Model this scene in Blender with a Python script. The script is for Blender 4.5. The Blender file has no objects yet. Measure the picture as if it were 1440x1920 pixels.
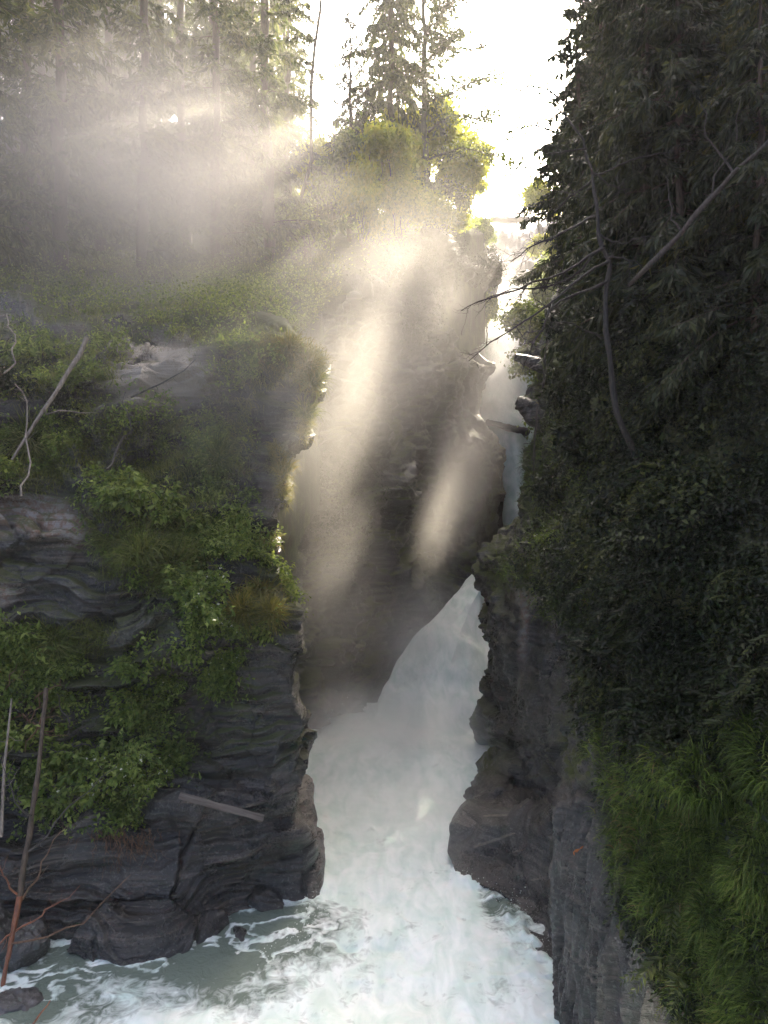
import bpy, math, random
import numpy as np
from mathutils import Vector, Matrix

random.seed(5)
RNG = np.random.default_rng(11)
sc = bpy.context.scene
COL = sc.collection
F, CX, CY, CH = 1300.0, 720.0, 960.0, 10.0      # the lens, as laid out on a 1440 x 1920 frame; camera 10 m above the pool


def P(px, py, d):
    return np.array([(px - CX) / F * d, d, CH + (CY - py) / F * d])


def proj(V):
    d = np.maximum(V[..., 1], 0.3)
    return CX + F * V[..., 0] / d, CY - F * (V[..., 2] - CH) / d


# ------------------------------------------------------------------ noise
def _hash(i, j, k, s):
    with np.errstate(over='ignore'):
        n = (i.astype(np.uint32) * np.uint32(374761393) + j.astype(np.uint32) * np.uint32(668265263)
             + k.astype(np.uint32) * np.uint32(2246822519) + np.uint32((s * 3266489917) & 0xffffffff))
        n = (n ^ (n >> np.uint32(13))) * np.uint32(1274126177)
        n = (n ^ (n >> np.uint32(16))) * np.uint32(2654435761)
        n = n ^ (n >> np.uint32(15))
    return n.astype(np.float64) / 4294967295.0


def vnoise(p, s=0):
    """smooth value noise in -1..1 on an (N,3) array"""
    p = np.asarray(p, float)
    f = np.floor(p)
    t = p - f
    i = f.astype(np.int64)
    t = t * t * t * (t * (t * 6 - 15) + 10)
    r = 0
    for a in (0, 1):
        wx = t[:, 0] if a else 1 - t[:, 0]
        for b in (0, 1):
            wy = t[:, 1] if b else 1 - t[:, 1]
            for c in (0, 1):
                wz = t[:, 2] if c else 1 - t[:, 2]
                r = r + wx * wy * wz * _hash(i[:, 0] + a, i[:, 1] + b, i[:, 2] + c, s)
    return r * 2 - 1


def fbm(p, o=4, s=0, g=0.5, l=2.03):
    p = np.asarray(p, float)
    r, a, n = 0, 1.0, 0
    for k in range(o):
        r = r + a * vnoise(p * (l ** k) + 17.3 * k, s + k)
        n += a
        a *= g
    return r / n


def worley(p, s=0):
    """nearest cell's random number and the distance gap to the second cell"""
    f = np.floor(p).astype(np.int64)
    d1 = np.full(len(p), 9.0)
    d2 = d1.copy()
    v = np.zeros(len(p))
    for a in (-1, 0, 1):
        for b in (-1, 0, 1):
            for c in (-1, 0, 1):
                i, j, k = f[:, 0] + a, f[:, 1] + b, f[:, 2] + c
                q = np.stack([i + _hash(i, j, k, s), j + _hash(i, j, k, s + 1), k + _hash(i, j, k, s + 2)], 1)
                d = np.sqrt(((q - p) ** 2).sum(1))
                h = _hash(i, j, k, s + 3)
                near = d < d1
                d2 = np.where(near, d1, np.minimum(d2, d))
                v = np.where(near, h, v)
                d1 = np.where(near, d, d1)
    return v, d2 - d1


def sstep(a, b, x):
    t = np.clip((x - a) / (b - a), 0, 1)
    return t * t * (3 - 2 * t)


# ------------------------------------------------------------------ objects
def tag(o, label=None, cat=None, group=None, kind=None):
    if label: o['label'] = label
    if cat: o['category'] = cat
    if group: o['group'] = group
    if kind: o['kind'] = kind
    return o


def link(o, parent=None):
    COL.objects.link(o)
    if parent is not None:
        o.parent = parent
    return o


def empty(name, loc=(0, 0, 0)):
    o = bpy.data.objects.new(name, None)
    o.location = [float(c) for c in loc]
    o.empty_display_size = 0.3
    return link(o)


def make_mesh(name, V, Q, mat, smooth=True, attrs=None):
    """V (N,3), Q (M,4) quads or (M,3) triangles"""
    V = np.asarray(V, np.float32)
    Q = np.asarray(Q, np.int32)
    k = Q.shape[1]
    me = bpy.data.meshes.new(name)
    me.vertices.add(len(V))
    me.vertices.foreach_set('co', V.ravel())
    me.loops.add(Q.size)
    me.loops.foreach_set('vertex_index', Q.ravel())
    me.polygons.add(len(Q))
    me.polygons.foreach_set('loop_start', np.arange(0, Q.size, k, dtype=np.int32))
    me.polygons.foreach_set('loop_total', np.full(len(Q), k, np.int32))
    me.polygons.foreach_set('use_smooth', np.full(len(Q), smooth, bool))
    for n, a in (attrs or {}).items():
        a = np.asarray(a, np.float32)
        if a.ndim == 1:
            at = me.attributes.new(n, 'FLOAT', 'POINT')
            at.data.foreach_set('value', a)
        else:
            at = me.attributes.new(n, 'FLOAT_COLOR', 'POINT')
            at.data.foreach_set('color', np.concatenate([a, np.ones((len(a), 1), np.float32)], 1).ravel())
    me.materials.append(mat)
    me.update(calc_edges=True)
    me.validate()
    return me


def obj(name, me, parent=None, loc=None):
    o = bpy.data.objects.new(name, me)
    if loc is not None:
        o.location = [float(c) for c in loc]
    return link(o, parent)


def dup(root, loc, rot=0.0, scale=1.0, label=None, group=None, tilt=(0, 0)):
    r = root.copy()
    COL.objects.link(r)
    r.location = [float(c) for c in loc]
    r.rotation_euler = (tilt[0], tilt[1], rot)
    r.scale = (scale,) * 3 if np.isscalar(scale) else scale
    if label: r['label'] = label
    if group: r['group'] = group
    for ch in list(root.children):
        c = ch.copy()
        COL.objects.link(c)
        c.parent = r
        for g in list(ch.children):
            d = g.copy()
            COL.objects.link(d)
            d.parent = c
    return r


# ------------------------------------------------------------------ materials
def nmat(name):
    m = bpy.data.materials.new(name)
    m.use_nodes = True
    nt = m.node_tree
    nt.nodes.clear()
    out = nt.nodes.new('ShaderNodeOutputMaterial')
    return m, nt, out


def N(nt, t, ins=None, **kw):
    n = nt.nodes.new('ShaderNode' + t)
    for k, v in kw.items():
        setattr(n, k, v)
    for k, v in (ins or {}).items():
        s = n.inputs[k]
        if isinstance(v, bpy.types.NodeSocket):
            nt.links.new(v, s)
        else:
            s.default_value = v
    return n


def math_(nt, op, a, b=0.0, clamp=False):
    n = nt.nodes.new('ShaderNodeMath')
    n.operation = op
    n.use_clamp = clamp
    for i, v in enumerate((a, b)):
        if isinstance(v, bpy.types.NodeSocket):
            nt.links.new(v, n.inputs[i])
        else:
            n.inputs[i].default_value = v
    return n.outputs[0]


def ramp(nt, fac, stops, interp='LINEAR'):
    n = nt.nodes.new('ShaderNodeValToRGB')
    n.color_ramp.interpolation = interp
    e = n.color_ramp.elements
    while len(e) < len(stops):
        e.new(0.5)
    for k, (p, c) in enumerate(stops):
        e[k].position = p
        e[k].color = (c, c, c, 1) if np.isscalar(c) else (*c, 1)
    nt.links.new(fac, n.inputs[0])
    return n.outputs[0]


def mix(nt, f, a, b, mode='MIX'):
    n = nt.nodes.new('ShaderNodeMix')
    n.data_type = 'RGBA'
    n.blend_type = mode
    for s, v in ((n.inputs[0], f), (n.inputs[6], a), (n.inputs[7], b)):
        if isinstance(v, bpy.types.NodeSocket):
            nt.links.new(v, s)
        elif s == n.inputs[0]:
            s.default_value = v
        else:
            s.default_value = (*v, 1)
    return n.outputs[2]


def rock_material(name, dark, light, strata=(1.2, 1.2, 9.0), rot=(0, 0, 0), rough=(0.28, 0.62), bump=0.6):
    m, nt, out = nmat(name)
    pos = N(nt, 'NewGeometry').outputs['Position']
    mp = N(nt, 'Mapping', {'Vector': pos, 'Scale': strata, 'Rotation': rot}).outputs[0]
    n1 = N(nt, 'TexNoise', {'Vector': mp, 'Scale': 1.0, 'Detail': 7.0, 'Roughness': 0.62, 'Distortion': 0.5}).outputs['Fac']
    n2 = N(nt, 'TexNoise', {'Vector': pos, 'Scale': 0.55, 'Detail': 5.0, 'Roughness': 0.6}).outputs['Fac']
    n3 = N(nt, 'TexNoise', {'Vector': pos, 'Scale': 14.0, 'Detail': 6.0, 'Roughness': 0.7}).outputs['Fac']
    c = mix(nt, ramp(nt, n1, [(0.40, 0.0), (0.55, .28), (0.68, 1.0)]), dark, light)
    c = mix(nt, math_(nt, 'MULTIPLY', ramp(nt, n2, [(0.42, 0.0), (0.62, 1.0)]), 0.55), c, tuple(0.5 * x for x in (dark[0] * 1.25, dark[1], dark[2] * .8)))
    tint = N(nt, 'Attribute', attribute_name='tint').outputs['Color']
    sp = N(nt, 'SeparateColor', {'Color': tint})
    pale, moss, rust = sp.outputs[0], sp.outputs[1], sp.outputs[2]
    c = mix(nt, pale, c, mix(nt, n1, (0.16, 0.135, 0.095), (0.42, 0.35, 0.26)))
    rn = ramp(nt, N(nt, 'TexNoise', {'Vector': pos, 'Scale': 5.5, 'Detail': 6.0, 'Roughness': .65}).outputs['Fac'], [(0.45, 0.0), (0.55, 1.0)])
    c = mix(nt, math_(nt, 'MULTIPLY', rust, 0.9), c, mix(nt, rn, (0.3, 0.175, 0.11), (0.4, 0.35, 0.3)))
    lich = math_(nt, 'MULTIPLY', ramp(nt, n3, [(0.56, 0.0), (0.6, 1.0)]), ramp(nt, n2, [(0.4, 0.0), (0.55, 0.28)]))
    c = mix(nt, lich, c, (0.26, 0.27, 0.24))
    mossn = math_(nt, 'MULTIPLY', moss, ramp(nt, n3, [(0.35, 0.35), (0.5, 1.0)]))
    c = mix(nt, mossn, c, mix(nt, n3, (0.018, 0.028, 0.006), (0.09, 0.1, 0.02)))
    bm = math_(nt, 'ADD', math_(nt, 'MULTIPLY', n1, 0.75), math_(nt, 'MULTIPLY', n3, 0.45))
    b = N(nt, 'Bump', {'Height': bm, 'Strength': bump, 'Distance': 0.12})
    rg = ramp(nt, math_(nt, 'ADD', math_(nt, 'MULTIPLY', n2, .7), math_(nt, 'MULTIPLY', n3, .3)), [(0.35, rough[0]), (0.65, rough[1])])
    rg = math_(nt, 'MAXIMUM', rg, math_(nt, 'MULTIPLY', moss, 0.9))
    bs = N(nt, 'BsdfPrincipled', {'Base Color': c, 'Roughness': rg, 'Normal': b.outputs[0], 'Specular IOR Level': 0.55,
                                  'Coat Weight': math_(nt, 'MULTIPLY', ramp(nt, n2, [(0.40, 0.3), (0.56, 1.0)]), math_(nt, 'SUBTRACT', 1.0, moss), True), 'Coat Roughness': 0.12, 'Coat Normal': b.outputs[0]})
    nt.links.new(bs.outputs[0], out.inputs[0])
    return m


def leaf_material(name, stops, trans=0.35, tint=1.25, rough=0.5, spec=0.3):
    m, nt, out = nmat(name)
    r = N(nt, 'Attribute', attribute_name='rnd').outputs['Fac']
    pos = N(nt, 'NewGeometry').outputs['Position']
    n = N(nt, 'TexNoise', {'Vector': pos, 'Scale': 0.9, 'Detail': 3.0}).outputs['Fac']
    f = math_(nt, 'ADD', math_(nt, 'MULTIPLY', r, 0.8), math_(nt, 'MULTIPLY', math_(nt, 'SUBTRACT', n, .42), 1.1), True)
    c = ramp(nt, f, stops)
    bs = N(nt, 'BsdfPrincipled', {'Base Color': c, 'Roughness': rough, 'Specular IOR Level': spec})
    hs = N(nt, 'HueSaturation', {'Color': c, 'Value': tint * 1.6, 'Saturation': 1.1, 'Hue': 0.485})
    tr = N(nt, 'BsdfTranslucent', {'Color': hs.outputs[0]})
    mx = N(nt, 'MixShader', {0: trans, 1: bs.outputs[0], 2: tr.outputs[0]})
    nt.links.new(mx.outputs[0], out.inputs[0])
    return m


def bark_material(name, a, b, scale=(14, 14, 2.5), rough=0.75):
    m, nt, out = nmat(name)
    tc = N(nt, 'TexCoord').outputs['Object']
    mp = N(nt, 'Mapping', {'Vector': tc, 'Scale': scale}).outputs[0]
    n = N(nt, 'TexNoise', {'Vector': mp, 'Scale': 1.0, 'Detail': 6.0, 'Roughness': .7}).outputs['Fac']
    c = ramp(nt, n, [(0.35, a), (0.65, b)])
    bp = N(nt, 'Bump', {'Height': n, 'Strength': 0.7, 'Distance': 0.03})
    bs = N(nt, 'BsdfPrincipled', {'Base Color': c, 'Roughness': rough, 'Normal': bp.outputs[0]})
    nt.links.new(bs.outputs[0], out.inputs[0])
    return m


M_LEFT = rock_material('layered_rock', (0.0055, 0.0047, 0.0038), (0.14, 0.114, 0.088), (0.45, 0.45, 8.0), (0.12, 0.1, 0), (0.13, 0.45), 1.0)
M_FAR = rock_material('shadowed_rock', (0.022, 0.02, 0.017), (0.08, 0.072, 0.062), (0.8, 0.8, 5.0), (0.3, 0.2, 0), (0.4, .7))
M_RIGHT = rock_material('slate_rock', (0.0065, 0.0058, 0.005), (0.12, 0.103, 0.087), (0.6, 0.6, 7.0), (0.4, 0.3, 0), (0.16, .5), 1.0)
M_FLUTE = rock_material('boulder_rock', (0.03, 0.028, 0.027), (0.15, 0.14, 0.135), (1.5, 1.5, 7.0), (0.2, 0.3, 0), (0.3, .6))
M_LEAF_D = leaf_material('shaded_leaves', [(0.0, (0.0045, 0.0065, 0.0022)), (0.6, (0.009, 0.0175, 0.004)), (1.0, (0.036, 0.054, 0.012))], 0.25, 1.1, .42)  # shade of the right slope is put into this leaf colour
M_LEAF_M = leaf_material('green_leaves', [(0.0, (0.04, 0.065, 0.015)), (0.5, (0.12, 0.175, 0.038)), (1.0, (0.27, 0.32, 0.085))], 0.4)  # brightened so the colour carries the sun on the left bank
M_LEAF_L = leaf_material('lighter_leaves', [(0.0, (0.016, 0.024, 0.007)), (0.5, (0.04, 0.052, 0.016)), (1.0, (0.09, 0.105, 0.034))], 0.35)
M_LEAF_Y = leaf_material('sunlit_leaves', [(0.0, (0.1, 0.13, 0.025)), (0.5, (0.19, 0.22, 0.04)), (1.0, (0.28, 0.28, 0.06))], 0.7, 1.7)  # yellow of the backlight is put into the leaf colour
M_NEEDLE = leaf_material('spruce_needles', [(0.0, (0.012, 0.018, 0.008)), (0.5, (0.026, 0.036, 0.013)), (1.0, (0.06, 0.07, 0.024))], 0.28)
M_GRASS = leaf_material('long_grass', [(0.0, (0.012, 0.02, 0.004)), (0.4, (0.042, 0.075, 0.013)), (0.8, (0.125, 0.185, 0.038)), (0.93, (0.18, 0.2, 0.06)), (1.0, (0.19, 0.14, 0.06))], 0.35)
M_GRASS_L = leaf_material('pale_grass', [(0.0, (0.035, 0.05, 0.012)), (0.5, (0.1, 0.13, 0.03)), (1.0, (0.23, 0.23, 0.08))], 0.4)
M_GRASSG = leaf_material('sun_gold_grass', [(0.0, (0.045, 0.05, 0.011)), (0.5, (0.11, 0.115, 0.024)), (1.0, (0.24, 0.2, 0.055))], 0.4)  # sun's gold on the cliff rim is put into the blade colour
M_FLOWER = leaf_material('white_flowers', [(0.0, (0.5, 0.5, 0.38)), (1.0, (0.7, 0.7, 0.6))], 0.4)
M_BARK = bark_material('spruce_bark', (0.03, 0.022, 0.014), (0.12, 0.085, 0.055))
M_BARK_O = bark_material('mossy_bark', (0.05, 0.05, 0.022), (0.14, 0.13, 0.06))
M_PALE = bark_material('pale_bark', (0.1, 0.08, 0.06), (0.33, 0.28, 0.22))
M_DEAD = bark_material('dead_wood', (0.018, 0.015, 0.012), (0.1, 0.085, 0.07))
M_BARKD = bark_material('dark_dead_bark', (0.008, 0.0065, 0.005), (0.05, 0.04, 0.03), (30, 30, 4))
M_PALE_D = bark_material('grey_dead_wood', (0.02, 0.016, 0.013), (0.09, 0.076, 0.062), (30, 30, 5))
M_TWIG = bark_material('brown_twigs', (0.07, 0.035, 0.018), (0.2, 0.11, 0.06))
M_RED = bark_material('wet_red_wood', (0.13, 0.045, 0.022), (0.3, 0.11, 0.05), (8, 8, 2), 0.35)
M_PLANK = bark_material('weathered_plank', (0.06, 0.047, 0.037), (0.17, 0.14, 0.115), (1.2, 22, 22))
M_STEM = bark_material('green_stems', (0.03, 0.035, 0.014), (0.09, 0.08, 0.035))


# ------------------------------------------------------------------ lofted rock
def smooth_rows(A, it, axis=0):
    for _ in range(it):
        B = A.copy()
        if axis == 0:
            B[1:-1] = 0.25 * A[:-2] + 0.5 * A[1:-1] + 0.25 * A[2:]
        else:
            B[:, 1:-1] = 0.25 * A[:, :-2] + 0.5 * A[:, 1:-1] + 0.25 * A[:, 2:]
        A = B
    return A


def loft(ctrl, rowpos, nv, colpos, nu, sv=2, su=6):
    """ctrl (R,K,3) points; dense grid (nv,nu,3) by linear interpolation, then smoothing along each way"""
    ctrl = np.asarray(ctrl, float)
    v = np.linspace(rowpos[0], rowpos[-1], nv)
    u = np.linspace(colpos[0], colpos[-1], nu)
    A = np.empty((nv, ctrl.shape[1], 3))
    for k in range(ctrl.shape[1]):
        for c in range(3):
            A[:, k, c] = np.interp(v, rowpos, ctrl[:, k, c])
    G = np.empty((nv, nu, 3))
    for c in range(3):
        for i in range(nv):
            G[i, :, c] = np.interp(u, colpos, A[i, :, c])
    return smooth_rows(smooth_rows(G, sv, 0), su, 1), v, u


def normals(G):
    du = np.gradient(G, axis=1)
    dv = np.gradient(G, axis=0)
    n = np.cross(du, dv)
    return n / np.maximum(np.linalg.norm(n, axis=2, keepdims=True), 1e-9)


def grid_quads(nv, nu, flip=False):
    i = np.arange((nv - 1) * nu).reshape(nv - 1, nu)[:, :-1].ravel()
    q = np.stack([i, i + 1, i + nu + 1, i + nu], 1)
    return q[:, ::-1] if flip else q


class Rock:
    """a dense grid with its normals and the frame position of each vertex, so plants can be rooted on it"""
    def __init__(self, name, G, disp, mat, toward, tint=None, label=None):
        n = normals(G)
        if (n.reshape(-1, 3) @ np.asarray(toward, float)).mean() < 0:
            n = -n
            self.flip = True
        else:
            self.flip = False
        nv, nu = G.shape[:2]
        n = smooth_rows(smooth_rows(n, 6, 0), 6, 1)
        n /= np.maximum(np.linalg.norm(n, axis=2, keepdims=True), 1e-9)
        flat = G.reshape(-1, 3)
        d = disp(flat, n.reshape(-1, 3))
        G = (flat + n.reshape(-1, 3) * d[:, None]).reshape(G.shape)
        self.V = G.reshape(-1, 3)
        n2 = normals(G)
        self.N = ((-n2) if self.flip else n2).reshape(-1, 3)
        self.px, self.py = proj(self.V)
        t = tint(self) if tint else np.zeros((len(self.V), 3))
        self.tint = t
        self.front = None
        me = make_mesh(name, self.V, grid_quads(nv, nu, self.flip), mat, True, {'tint': t})
        self.o = tag(obj(name, me), kind='structure', label=label)
        self.nv, self.nu = nv, nu
        # visible-ish: facing the camera
        view = self.V - np.array([0, 0, CH])
        view /= np.linalg.norm(view, axis=1, keepdims=True)
        self.facing = (self.N * view).sum(1) < 0.25

    def pick(self, mask_fn, count, rng, any_side=False):
        w = mask_fn(self.px, self.py)
        if not any_side:
            w = w * self.facing
        # weight by area in the frame ~ vertices are laid evenly over it
        w = np.maximum(w, 0)
        if w.sum() <= 0:
            return np.zeros((0, 3)), np.zeros((0, 3))
        idx = rng.choice(len(w), count, p=w / w.sum())
        jit = rng.normal(0, 0.03, (count, 3))
        return self.V[idx] + jit, self.N[idx]

    def at(self, px, py):
        d = (self.px - px) ** 2 + (self.py - py) ** 2 + np.where(self.facing, 0, 1e6)
        k = np.argsort(d)[:12]
        k = k[np.argmin(self.V[k, 1])]
        return self.V[k].copy(), self.N[k].copy()


def strata_disp(tilt, amp=1.0, seed=0, block=0.5, flute=0.0, lay=1.0, wave=0.6):
    """stacked beds of uneven thickness that step in and out, cut by a few joints"""
    tilt = np.asarray(tilt, float)
    tilt = tilt / np.linalg.norm(tilt)

    def f(p, n):
        w = fbm(p * 0.22, 3, seed + 1)
        s = p @ tilt + w * wave * 1.6 + .42 * vnoise(p * np.array([.55, .55, .3]), seed + 71) + 0.16 * fbm(p * 0.9, 3, seed + 5)
        flat = p - np.outer(p @ tilt, tilt)
        big = fbm(p * 0.2, 3, seed + 2) * 0.9 + 0.22 * fbm(p * 0.7, 3, seed + 14)
        d = big

        def beds(thick, lat, a, sd, ease):
            q = s / thick + 0.35 * vnoise(flat * lat * .6, sd + 3)
            k = np.floor(q)
            t = q - k
            c = np.concatenate([flat[:, :2] * lat, k[:, None] * 7.31], 1)
            c1 = np.concatenate([flat[:, :2] * lat, k[:, None] * 7.31 + 7.31], 1)
            v0, v1 = vnoise(c, sd), vnoise(c1, sd)
            m = sstep(1 - ease, 1.0, t)
            round_ = -0.28 * (np.abs(t - 0.5) * 2) ** 4      # rounded bed edges with a groove between
            return a * (v0 * (1 - m) + v1 * m + round_)
        d = d + lay * (beds(1.15, .32, .42, seed + 20, .14) + beds(.36, .6, .25, seed + 30, .22) + beds(.12, 1.0, .085, seed + 40, .3) + beds(.05, 1.4, .025, seed + 50, .4))
        d = d + lay * .34 * (.5 - np.abs(vnoise(np.concatenate([flat[:, :2] * .55, (s * .8)[:, None]], 1), seed + 70)) * 2)
        bl = np.concatenate([flat[:, :2] * 0.33 + flat[:, 2:] * 0.1, (s * 0.36)[:, None]], 1) + 0.35 * fbm(p * 0.6, 3, seed + 9)[:, None]
        v, gap = worley(bl, seed + 7)
        d = d + block * (v - 0.5) * 1.1 - block * 0.3 * np.exp(-(gap / 0.03) ** 2) * sstep(.1, .4, vnoise(p * .35, seed + 60))
        bl2 = np.concatenate([flat[:, :2] * 1.1 + flat[:, 2:] * .3, (s * 2.0)[:, None]], 1) + .3 * fbm(p * 1.4, 2, seed + 80)[:, None]
        v2, g2 = worley(bl2, seed + 81)
        fr = sstep(-.15, .25, vnoise(p * .4, seed + 82))
        d = d + block * fr * (.34 * (v2 - .5) - .10 * np.exp(-(g2 / .05) ** 2))
        if flute:
            q4 = np.concatenate([p[:, :2] * 1.6, p[:, 2:] * 0.16], 1)
            d = d + flute * (1 - np.abs(fbm(q4, 3, seed + 12)) * 2.2)
        return d * amp
    return f


def ell(px, py, cx, cy, rx, ry, a=0.0, soft=0.35):
    c, s = math.cos(a), math.sin(a)
    x, y = px - cx, py - cy
    u, v = (x * c + y * s) / rx, (-x * s + y * c) / ry
    return 1 - sstep(1 - soft, 1 + soft, np.sqrt(u * u + v * v))


def ells(px, py, L):
    r = np.zeros_like(px)
    for e in L:
        r = np.maximum(r, ell(px, py, *e))
    return r


# ---- left cliff: a face toward the camera that turns into the gorge
LD = [  # py, depth at px 0, 300, 550
    (1960, 15.4, 15.6, 16.6), (1760, 16.2, 16.2, 17.1), (1690, 16.6, 16.7, 17.8), (1600, 17.0, 17.1, 18.0), (1530, 17.3, 17.5, 18.2),
    (1480, 17.4, 18.1, 18.3), (1400, 17.5, 18.5, 18.3), (1300, 17.6, 18.7, 18.5), (1200, 17.8, 18.8, 18.7), (1100, 18.2, 19.2, 19.2),
    (1000, 18.5, 19.8, 20.0), (900, 19.5, 20.4, 20.7), (800, 20.7, 21.4, 21.6), (700, 21.9, 22.4, 22.4), (650, 22.8, 23.6, 23.0),
    (620, 23.6, 25.2, 24.0), (595, 25.5, 28.0, 26.0), (570, 29, 31, 29)]
LS = [(1960, 606), (1720, 604), (1690, 603), (1640, 600), (1580, 590), (1530, 570), (1480, 560), (1440, 570), (1400, 588), (1350, 593), (1300, 580),
      (1250, 567), (1200, 555), (1130, 543), (1085, 520), (1050, 508), (1000, 497), (970, 506), (935, 538), (895, 540), (862, 528), (840, 545), (815, 576),
      (780, 576), (740, 588), (700, 590), (670, 580), (650, 560), (620, 530), (595, 480), (570, 440)]
rows = sorted(set([r[0] for r in LD] + [r[0] for r in LS]), reverse=True)
lp = np.array([-r[0] for r in LD])
ctrl = []
for py in rows:
    d = [np.interp(-py, lp, [r[k] for r in LD]) for k in (1, 2, 3)]
    s = np.interp(-py, [-r[0] for r in LS], [r[1] for r in LS]) - 20 * sstep(1050, 1250, py)
    dd = lambda x: np.interp(x, [-600, 0, 300, 550, 620], [d[0] - 1.0, d[0], d[1], d[2], d[2] + .25])
    pts = [P(x, py, dd(x)) for x in (-500, -120, 60, 180, 300, s - 130, s - 45, s - 12, s)]
    e = pts[-1]
    for dx, dy in ((0.1, 0.5), (-0.2, 2.0), (-1.0, 5.0), (-3.0, 11.0), (-6, 17)):
        pts.append(e + np.array([dx, dy, 0]))
    ctrl.append(pts)
rp = [rows[0] - r for r in rows]
cp = [-500, -120, 60, 180, 300, 450, 540, 575, 590, 602, 625, 650, 680, 700]
# the same spacing on every row
G, _, _ = loft(ctrl, rp, 700, np.array(cp), 560, 3, 5)


def tint_left(R):
    px, py = R.px, R.py
    nz = R.N[:, 2]
    n = fbm(R.V * 0.8, 4, 71)
    pale = ell(px, py, 300, 700, 100, 65) * sstep(-.35, .1, n + .25)
    rust = ells(px, py, [(60, 990, 110, 50, 0, .6), (40, 1050, 60, 60, 0, .6), (20, 1110, 60, 50, 0, .6)]) * sstep(-.2, .35, n + .1)
    moss = sstep(0.3, 0.7, nz + n * 0.6) * (1 - sstep(1380, 1480, py)) * 0.9
    moss = np.maximum(moss, 0.8 * ells(px, py, [(80, 860, 110, 40, 0, .6), (530, 880, 18, 50, 0, .5), (500, 1010, 30, 30, 0, .5), (520, 1090, 40, 50, 0, .5), (200, 940, 90, 30, 0, .5), (230, 1220, 120, 60, 0, .7)]) * sstep(-.3, .3, n))
    moss = np.maximum(moss, ells(px, py, [(560, 675, 70, 45, 0, .4), (470, 640, 120, 20, 0, .4), (530, 612, 110, 34, 0, .4)]))
    moss *= 1 - pale
    return np.stack([pale, np.clip(moss, 0, 1), rust], 1)


_ld = strata_disp((0.10, -0.3, 1.0), 1.0, 3, 0.6)


def left_disp(p, n):
    px, py = proj(p)
    d = _ld(p, n)
    edge = sstep(460, 590, px)
    return d * (1 - 0.5 * edge)


cliff_left = Rock('cliff_left', G, left_disp, M_LEFT, (0.3, -1, 0.2), tint_left)

# ---- far wall of the gorge, running back to the right
FS = [(1440, 975), (1100, 960), (1080, 945), (1000, 945), (930, 957), (900, 951), (870, 956), (840, 950), (815, 942), (790, 925), (760, 910), (720, 912), (700, 925),
      (690, 938), (672, 934), (655, 906), (620, 902), (580, 904), (550, 914), (520, 944), (500, 952), (480, 944), (455, 930), (430, 905), (405, 880)]
rows = [r[0] for r in FS]
ctrl = []
for py, s in FS:
    lean = np.interp(-py, [-1440, -1300, -1000, -600, -430, -405], [0, 1.6, 3.0, 5.2, 7.0, 12.0])
    base = [(400, 25.5), (500, 27.5), (580, 30.2), (660, 33), (740, 37), (820, 41.5)]
    pts = [P(x, py, d + lean * (0.8 if x > 550 else 0.6)) for x, d in base]
    ds = np.interp(-py, [-1440, -1080, -900, -700, -500, -405], [45, 47.5, 52, 56.5, 59, 66])
    pts += [P(s - 45, py, ds - 4.5), P(s - 12, py, ds - 1.4), P(s, py, ds)]
    e = pts[-1]
    for dx, dy in ((0.15, 2.0), (0.2, 6), (0.6, 16), (2.5, 36)):
        pts.append(e + np.array([dx, dy, 0]))
    if py < 560:      # the rim falls off to the hill behind
        k = (560 - py) / 150.0
        for i in range(6):
            q = np.interp([400, 500, 580, 660, 740, 820][i], [400, 560, 640, 740, 820], [640, 590, 550, 480, 440])
            if py < q:
                pts[i] = pts[i] + np.array([-2, 8, 0]) * min(1, (q - py) / 80.0) + np.array([0, 0, -(q - py) / F * pts[i][1] * .8])
    ctrl.append(pts)
cp = [400, 500, 580, 660, 740, 820, 890, 925, 940, 955, 970, 985, 1000]
G, _, _ = loft(ctrl, [rows[0] - r for r in rows], 400, np.array(cp), 330, 2, 4)
_fd = strata_disp((0.25, -0.3, 1.0), 1.2, 23, 0.9, 0.3, .8)


def far_disp(p, n):
    px, py = proj(p)
    e = sstep(780, 900, px)
    return _fd(p, n) * (1 - .62 * e) - .45 * e


cliff_far = Rock('cliff_far', G, far_disp, M_FAR, (0.8, -1, 0.1),
                 lambda R: np.stack([np.zeros(len(R.V)), np.clip(sstep(.35, .8, R.N[:, 2] + .5 * fbm(R.V * .5, 3, 9)) + sstep(.1, .5, fbm(R.V * .35, 4, 19)) * .5, 0, 1), np.zeros(len(R.V))], 1))

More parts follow.
